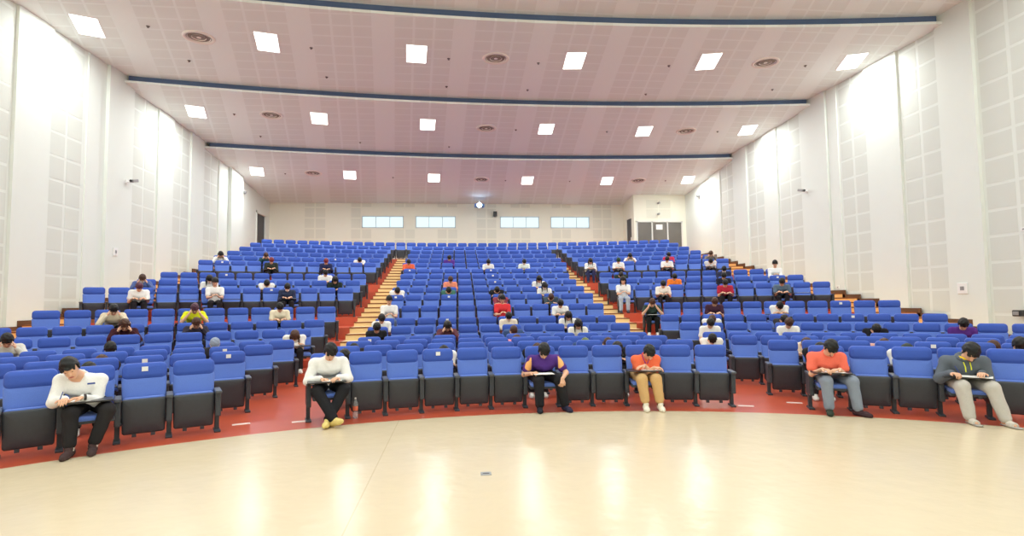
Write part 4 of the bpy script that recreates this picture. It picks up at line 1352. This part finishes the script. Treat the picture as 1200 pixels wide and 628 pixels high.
# 2: open white shirt, ankles crossed
p2 = pose(h=FH, H=(.01, -.24, .95), pitch=56, yaw=6, S=(0, -.10, .83), wr=((-.12, -.33, .60), (.10, -.36, .605)), hand=((.8, -.5, -.1), (-.6, -.7, -.05)), pole=((-.62, .55, -.35), (.62, .55, -.35)),
          knee=((-.17, -.40, .45), (.17, -.40, .45)), ank=((.03, -.60, .10), (-.045, -.55, .085)), toe=((.45, -.8, .25), (-.35, -1, .1)), sw=.185)
def parts2(p):
    return [('shirt', shirt_mesh(p, 'long', .022), cloth((242, 242, 240))), ('collar', collar_mesh(p), cloth((242, 242, 240))), ('trousers', trouser_mesh(p, .018), cloth((34, 34, 38))),
            ('shoe', shoe_mesh(p, 0), cloth((226, 204, 130))), ('shoe', shoe_mesh(p, 1), cloth((226, 204, 130))), ('hair', hair_mesh(p, 'short'), hairmat((22, 22, 24)))]
t2, l2, h2 = front('front_two', p2, parts2)
paper_at(l2, h2, .02, -.36, .574, .26, .17, -.1, 'white exam paper before the person with crossed ankles')
# 3: purple polo, one hand with the paper, the other hanging over the knee
p3 = pose(h=FH, H=(0, -.33, .87), pitch=64, S=(.02, -.20, .77), wr=((-.20, -.36, .545), (.24, -.50, .48)), hand=((.5, -.6, .2), (-.15, -.45, -.9)), pole=((-.5, .7, -.6), (.6, .5, -.2)), palm=((.2, 0, -1), (-.5, .8, -.2)), curl=(.75, .8),
          knee=((-.10, -.44, .455), (.20, -.43, .455)), ank=((-.09, -.44, .085), (.29, -.42, .085)), toe=((-.12, -1, 0), (.35, -1, 0)), sw=.185, belly=1.08)
def parts3(p):
    S, sh, el, hip, pel, mid = joints(p)
    out = [('shirt', shirt_mesh(p, 'short', .018), cloth((84, 52, 134))), ('collar', collar_mesh(p), cloth((70, 44, 116))), ('trousers', trouser_mesh(p, .02), cloth((38, 38, 42))),
           ('shoe', shoe_mesh(p, 0), cloth((40, 42, 52))), ('shoe', shoe_mesh(p, 1), cloth((52, 50, 74))), ('hair', hair_mesh(p, 'short'), hairmat((24, 24, 26)))]
    for kk in (0, 1):
        lo, hi = bounds(p); F = Field(lo, hi, p['h'])
        F.cone(sh[kk] + V3(0, -.02, 0), sh[kk] + (el[kk] - sh[kk])*.55 + V3(0, -.012, 0), .064, .062, .02)
        S3 = sh[kk]
        F.cut(S3 + V3((-1 if kk == 0 else 1)*.045, 0, 0), (-1 if kk == 0 else 1, 0, 0)) if False else None
        F.cut(S3 + V3((1 if kk == 0 else -1)*-.012, 0, 0), (1 if kk == 0 else -1, 0, 0))
        F.cut(S3 + V3(0, .03, 0), (0, 1, 0))
        out.append(('shoulder_panel', F.mesh('shoulder_panel'), cloth((250, 186, 120))))
    return out
t3, l3, h3 = front('front_three', p3, parts3)
o = paper_at(l3, h3, -.03, -.42, .545, .30, .20, .05, 'white exam paper held by the person in purple polo'); 
# 4: orange shirt, khaki trousers, arms folded on the board
p4 = pose(h=FH, H=(.05, -.34, .83), pitch=60, yaw=8, S=(.02, -.21, .75), wr=((.10, -.43, .612), (-.03, -.40, .64)), hand=((.95, -.2, 0), (-.9, -.3, -.15)), pole=((-.7, .55, -.4), (.7, .55, -.4)),
          knee=((-.085, -.43, .45), (.12, -.43, .45)), ank=((-.04, -.45, .085), (.17, -.44, .085)), toe=((-.05, -1, 0), (.05, -1, 0)), sw=.15, size=.95)
def parts4(p):
    out = [('shirt', shirt_mesh(p, 'short', .016), cloth((244, 116, 78))), ('collar', collar_mesh(p), cloth((238, 100, 70))), ('trousers', trouser_mesh(p, .022, cuff=.12), cloth((214, 176, 122))),
           ('shoe', shoe_mesh(p, 0), cloth((236, 230, 214))), ('shoe', shoe_mesh(p, 1), cloth((236, 230, 214))), ('hair', hair_mesh(p, 'short'), hairmat((24, 28, 26)))]
    out += socks(p, (120, 72, 50))
    return out
t4, l4, h4 = front('front_four', p4, parts4)
mb = MB(); mb.tube([(-.045, -.235, .80), (-.03, -.305, .72), (-.005, -.325, .66)], .007, 6); mb.tube([(.075, -.235, .80), (.05, -.305, .72), (.02, -.325, .66)], .007, 6); obj('lanyard', mb.mesh('lanyard'), t4, cloth((150, 60, 140)))
paper_at(l4, h4, .06, -.36, .574, .28, .19, -.05, 'white exam paper under the folded arms of the orange shirt')
# 5: coral polo and jeans
p5 = pose(h=FH, H=(-.02, -.30, .90), pitch=60, yaw=10, S=(-.05, -.16, .80), wr=((-.16, -.42, .615), (.06, -.40, .615)), hand=((.6, -.7, 0), (-.8, -.5, 0)), pole=((-.45, .75, -.5), (.45, .75, -.5)),
          knee=((-.12, -.43, .455), (.20, -.40, .455)), ank=((-.10, -.44, .085), (.25, -.43, .085)), toe=((-.1, -1, 0), (.75, -.8, 0)), sw=.18)
def parts5(p):
    return [('shirt', shirt_mesh(p, 'short', .018), cloth((244, 118, 96))), ('collar', collar_mesh(p), cloth((238, 104, 84))), ('trousers', trouser_mesh(p, .02), cloth((138, 148, 164))),
            ('shoe', shoe_mesh(p, 0), cloth((56, 66, 56))), ('shoe', shoe_mesh(p, 1), cloth((66, 48, 54))), ('hair', hair_mesh(p, 'short'), hairmat((22, 22, 24)))]
t5, l5, h5 = front('front_five', p5, parts5)
paper_at(l5, h5, -.03, -.37, .574, .30, .20, .05, 'white exam paper under the hands of the coral polo shirt')
# 6: hoodie, pale trousers, sliders
p6 = pose(h=FH, H=(.04, -.31, .885), pitch=62, yaw=10, tilt=6, S=(.0, -.17, .785), wr=((-.19, -.42, .615), (.12, -.38, .625)), hand=((.5, -.85, 0), (-.3, -.95, -.05)), pole=((-.45, .75, -.5), (.45, .75, -.5)), curl=(.8, .35),
          knee=((-.10, -.45, .455), (.20, -.44, .455)), ank=((-.05, -.50, .075), (.30, -.50, .075)), toe=((.3, -1, 0), (.5, -1, 0)), sw=.19, belly=1.08, size=1.05)
def slider(p, k):
    F = Field(np.array(p['ank'][k]) - .26, np.array(p['ank'][k]) + .26, .008)
    a = np.array(p['ank'][k], float); t = nrm(np.array(p['toe'][k], float))
    F.cone(a - t*.05 + V3(0, 0, -.035), a + t*.17 + V3(0, 0, -.045), .040, .046, .01); F.cut(a + V3(0, 0, -.052), (0, 0, 1)); F.cut(a + V3(0, 0, -.073), (0, 0, -1))
    return F.mesh('slider_sole')
def strap(p, k):
    F = Field(np.array(p['ank'][k]) - .26, np.array(p['ank'][k]) + .26, .008)
    a = np.array(p['ank'][k], float); t = nrm(np.array(p['toe'][k], float))
    F.cone(a + t*.04 + V3(0, 0, -.04), a + t*.12 + V3(0, 0, -.05), .046, .044, .01); F.cut(a + t*.035, -t); F.cut(a + t*.125, t); F.cut(a + V3(0, 0, -.066), (0, 0, -1))
    return F.mesh('slider_strap')
def parts6(p):
    S = np.array(p['S'])
    out = [('hoodie', shirt_mesh(p, 'long', .026, 'hoodie'), cloth((98, 106, 116))), ('trousers', trouser_mesh(p, .024), cloth((196, 192, 186))),
           ('slider', slider(p, 0), cloth((170, 166, 160))), ('slider', slider(p, 1), cloth((170, 166, 160))), ('slider_strap', strap(p, 0), cloth((206, 200, 190))), ('slider_strap', strap(p, 1), cloth((206, 200, 190))),
           ('hair', hair_mesh(p, 'short'), hairmat((22, 22, 24)))]
    lo, hi = bounds(p); F = Field(lo, hi, p['h'])
    for q in range(12):
        a0 = 2*PI*q/12; a1 = 2*PI*(q+1)/12
        def P(a): return S + V3(.082*math.sin(a), -.012 + .075*math.cos(a), .022 + .035*math.cos(a))
        F.cone(P(a0), P(a1), .026, .026, .012)
    out.append(('hood', F.mesh('hood'), cloth((98, 106, 116))))
    F = Field(lo, hi, p['h'])
    for q in range(6):
        a0 = PI*.62 + PI*.76*q/6; a1 = PI*.62 + PI*.76*(q+1)/6
        def P2(a): return S + V3(.068*math.sin(a), -.012 + .085*math.cos(a), .034 + .035*math.cos(a))
        F.cone(P2(a0), P2(a1), .018, .018, .01)
    out.append(('hood_lining', F.mesh('hood_lining'), cloth((236, 206, 40))))
    mb = MB(); mb.tube([(-.035, -.275, .745), (-.03, -.325, .69), (-.028, -.335, .625)], .0065, 6); mb.tube([(.03, -.275, .745), (.03, -.325, .69), (.03, -.335, .655)], .0065, 6)
    out.append(('drawstring', mb.mesh('drawstring'), cloth((222, 226, 60))))
    return out
t6, l6, h6 = front('front_six', p6, parts6)
paper_at(l6, h6, .06, -.36, .574, .34, .23, -.25, 'white exam papers on the board of the person in grey hoodie')
pen_at(l6, h6, (-.11, -.47, .60), (-.16, -.44, .71), 'pen in the hand of the person in grey hoodie')
pen_at(l1, h1, (-.27, -.50, .60), (-.24, -.46, .70), 'pen in the hand of the leaning writer in white')

# papers lying on the boards where the photo shows them
for (i, blk, k, lab) in ((9, 'R', 6, 'white exam paper on the board before the dark red polo shirt'), (9, 'R', 2, 'white exam paper beside the cream white shirt in ninth row'), (13, 'R', 2, 'white exam paper at the leaning white shirt high in right block'),
                         (13, 'R', 6, 'white exam paper before the white shirt under the red one'), (9, 'L', 10, 'white exam paper before the red lanyard'), (9, 'L', 3, 'white exam paper before the navy shirt with mask'), (9, 'R', 10, 'white exam paper left on the open board of an empty seat near the right stairs'), (7, 'R', 0, 'white exam paper on the board under the head held in hands')):
    l, h = sit(i, blk, k)
    paper_at(l, h, -.02, -.35, .574, .29, .20, .1, lab)

# ------------------------------------------------------------------ render look
w = bpy.data.worlds.new('world'); scene.world = w; w.use_nodes = True
w.node_tree.nodes['Background'].inputs[0].default_value = (.9, .95, 1, 1); w.node_tree.nodes['Background'].inputs[1].default_value = .3
vs = scene.view_settings
vs.view_transform = 'Standard'; vs.look = 'None'; vs.exposure = EXPO; vs.gamma = 1.0; vs.use_curve_mapping = False
scene.cycles.max_bounces = 8
scene.cycles.diffuse_bounces = 6
scene.cycles.use_denoising = True
scene.cycles.sample_clamp_indirect = 6.0
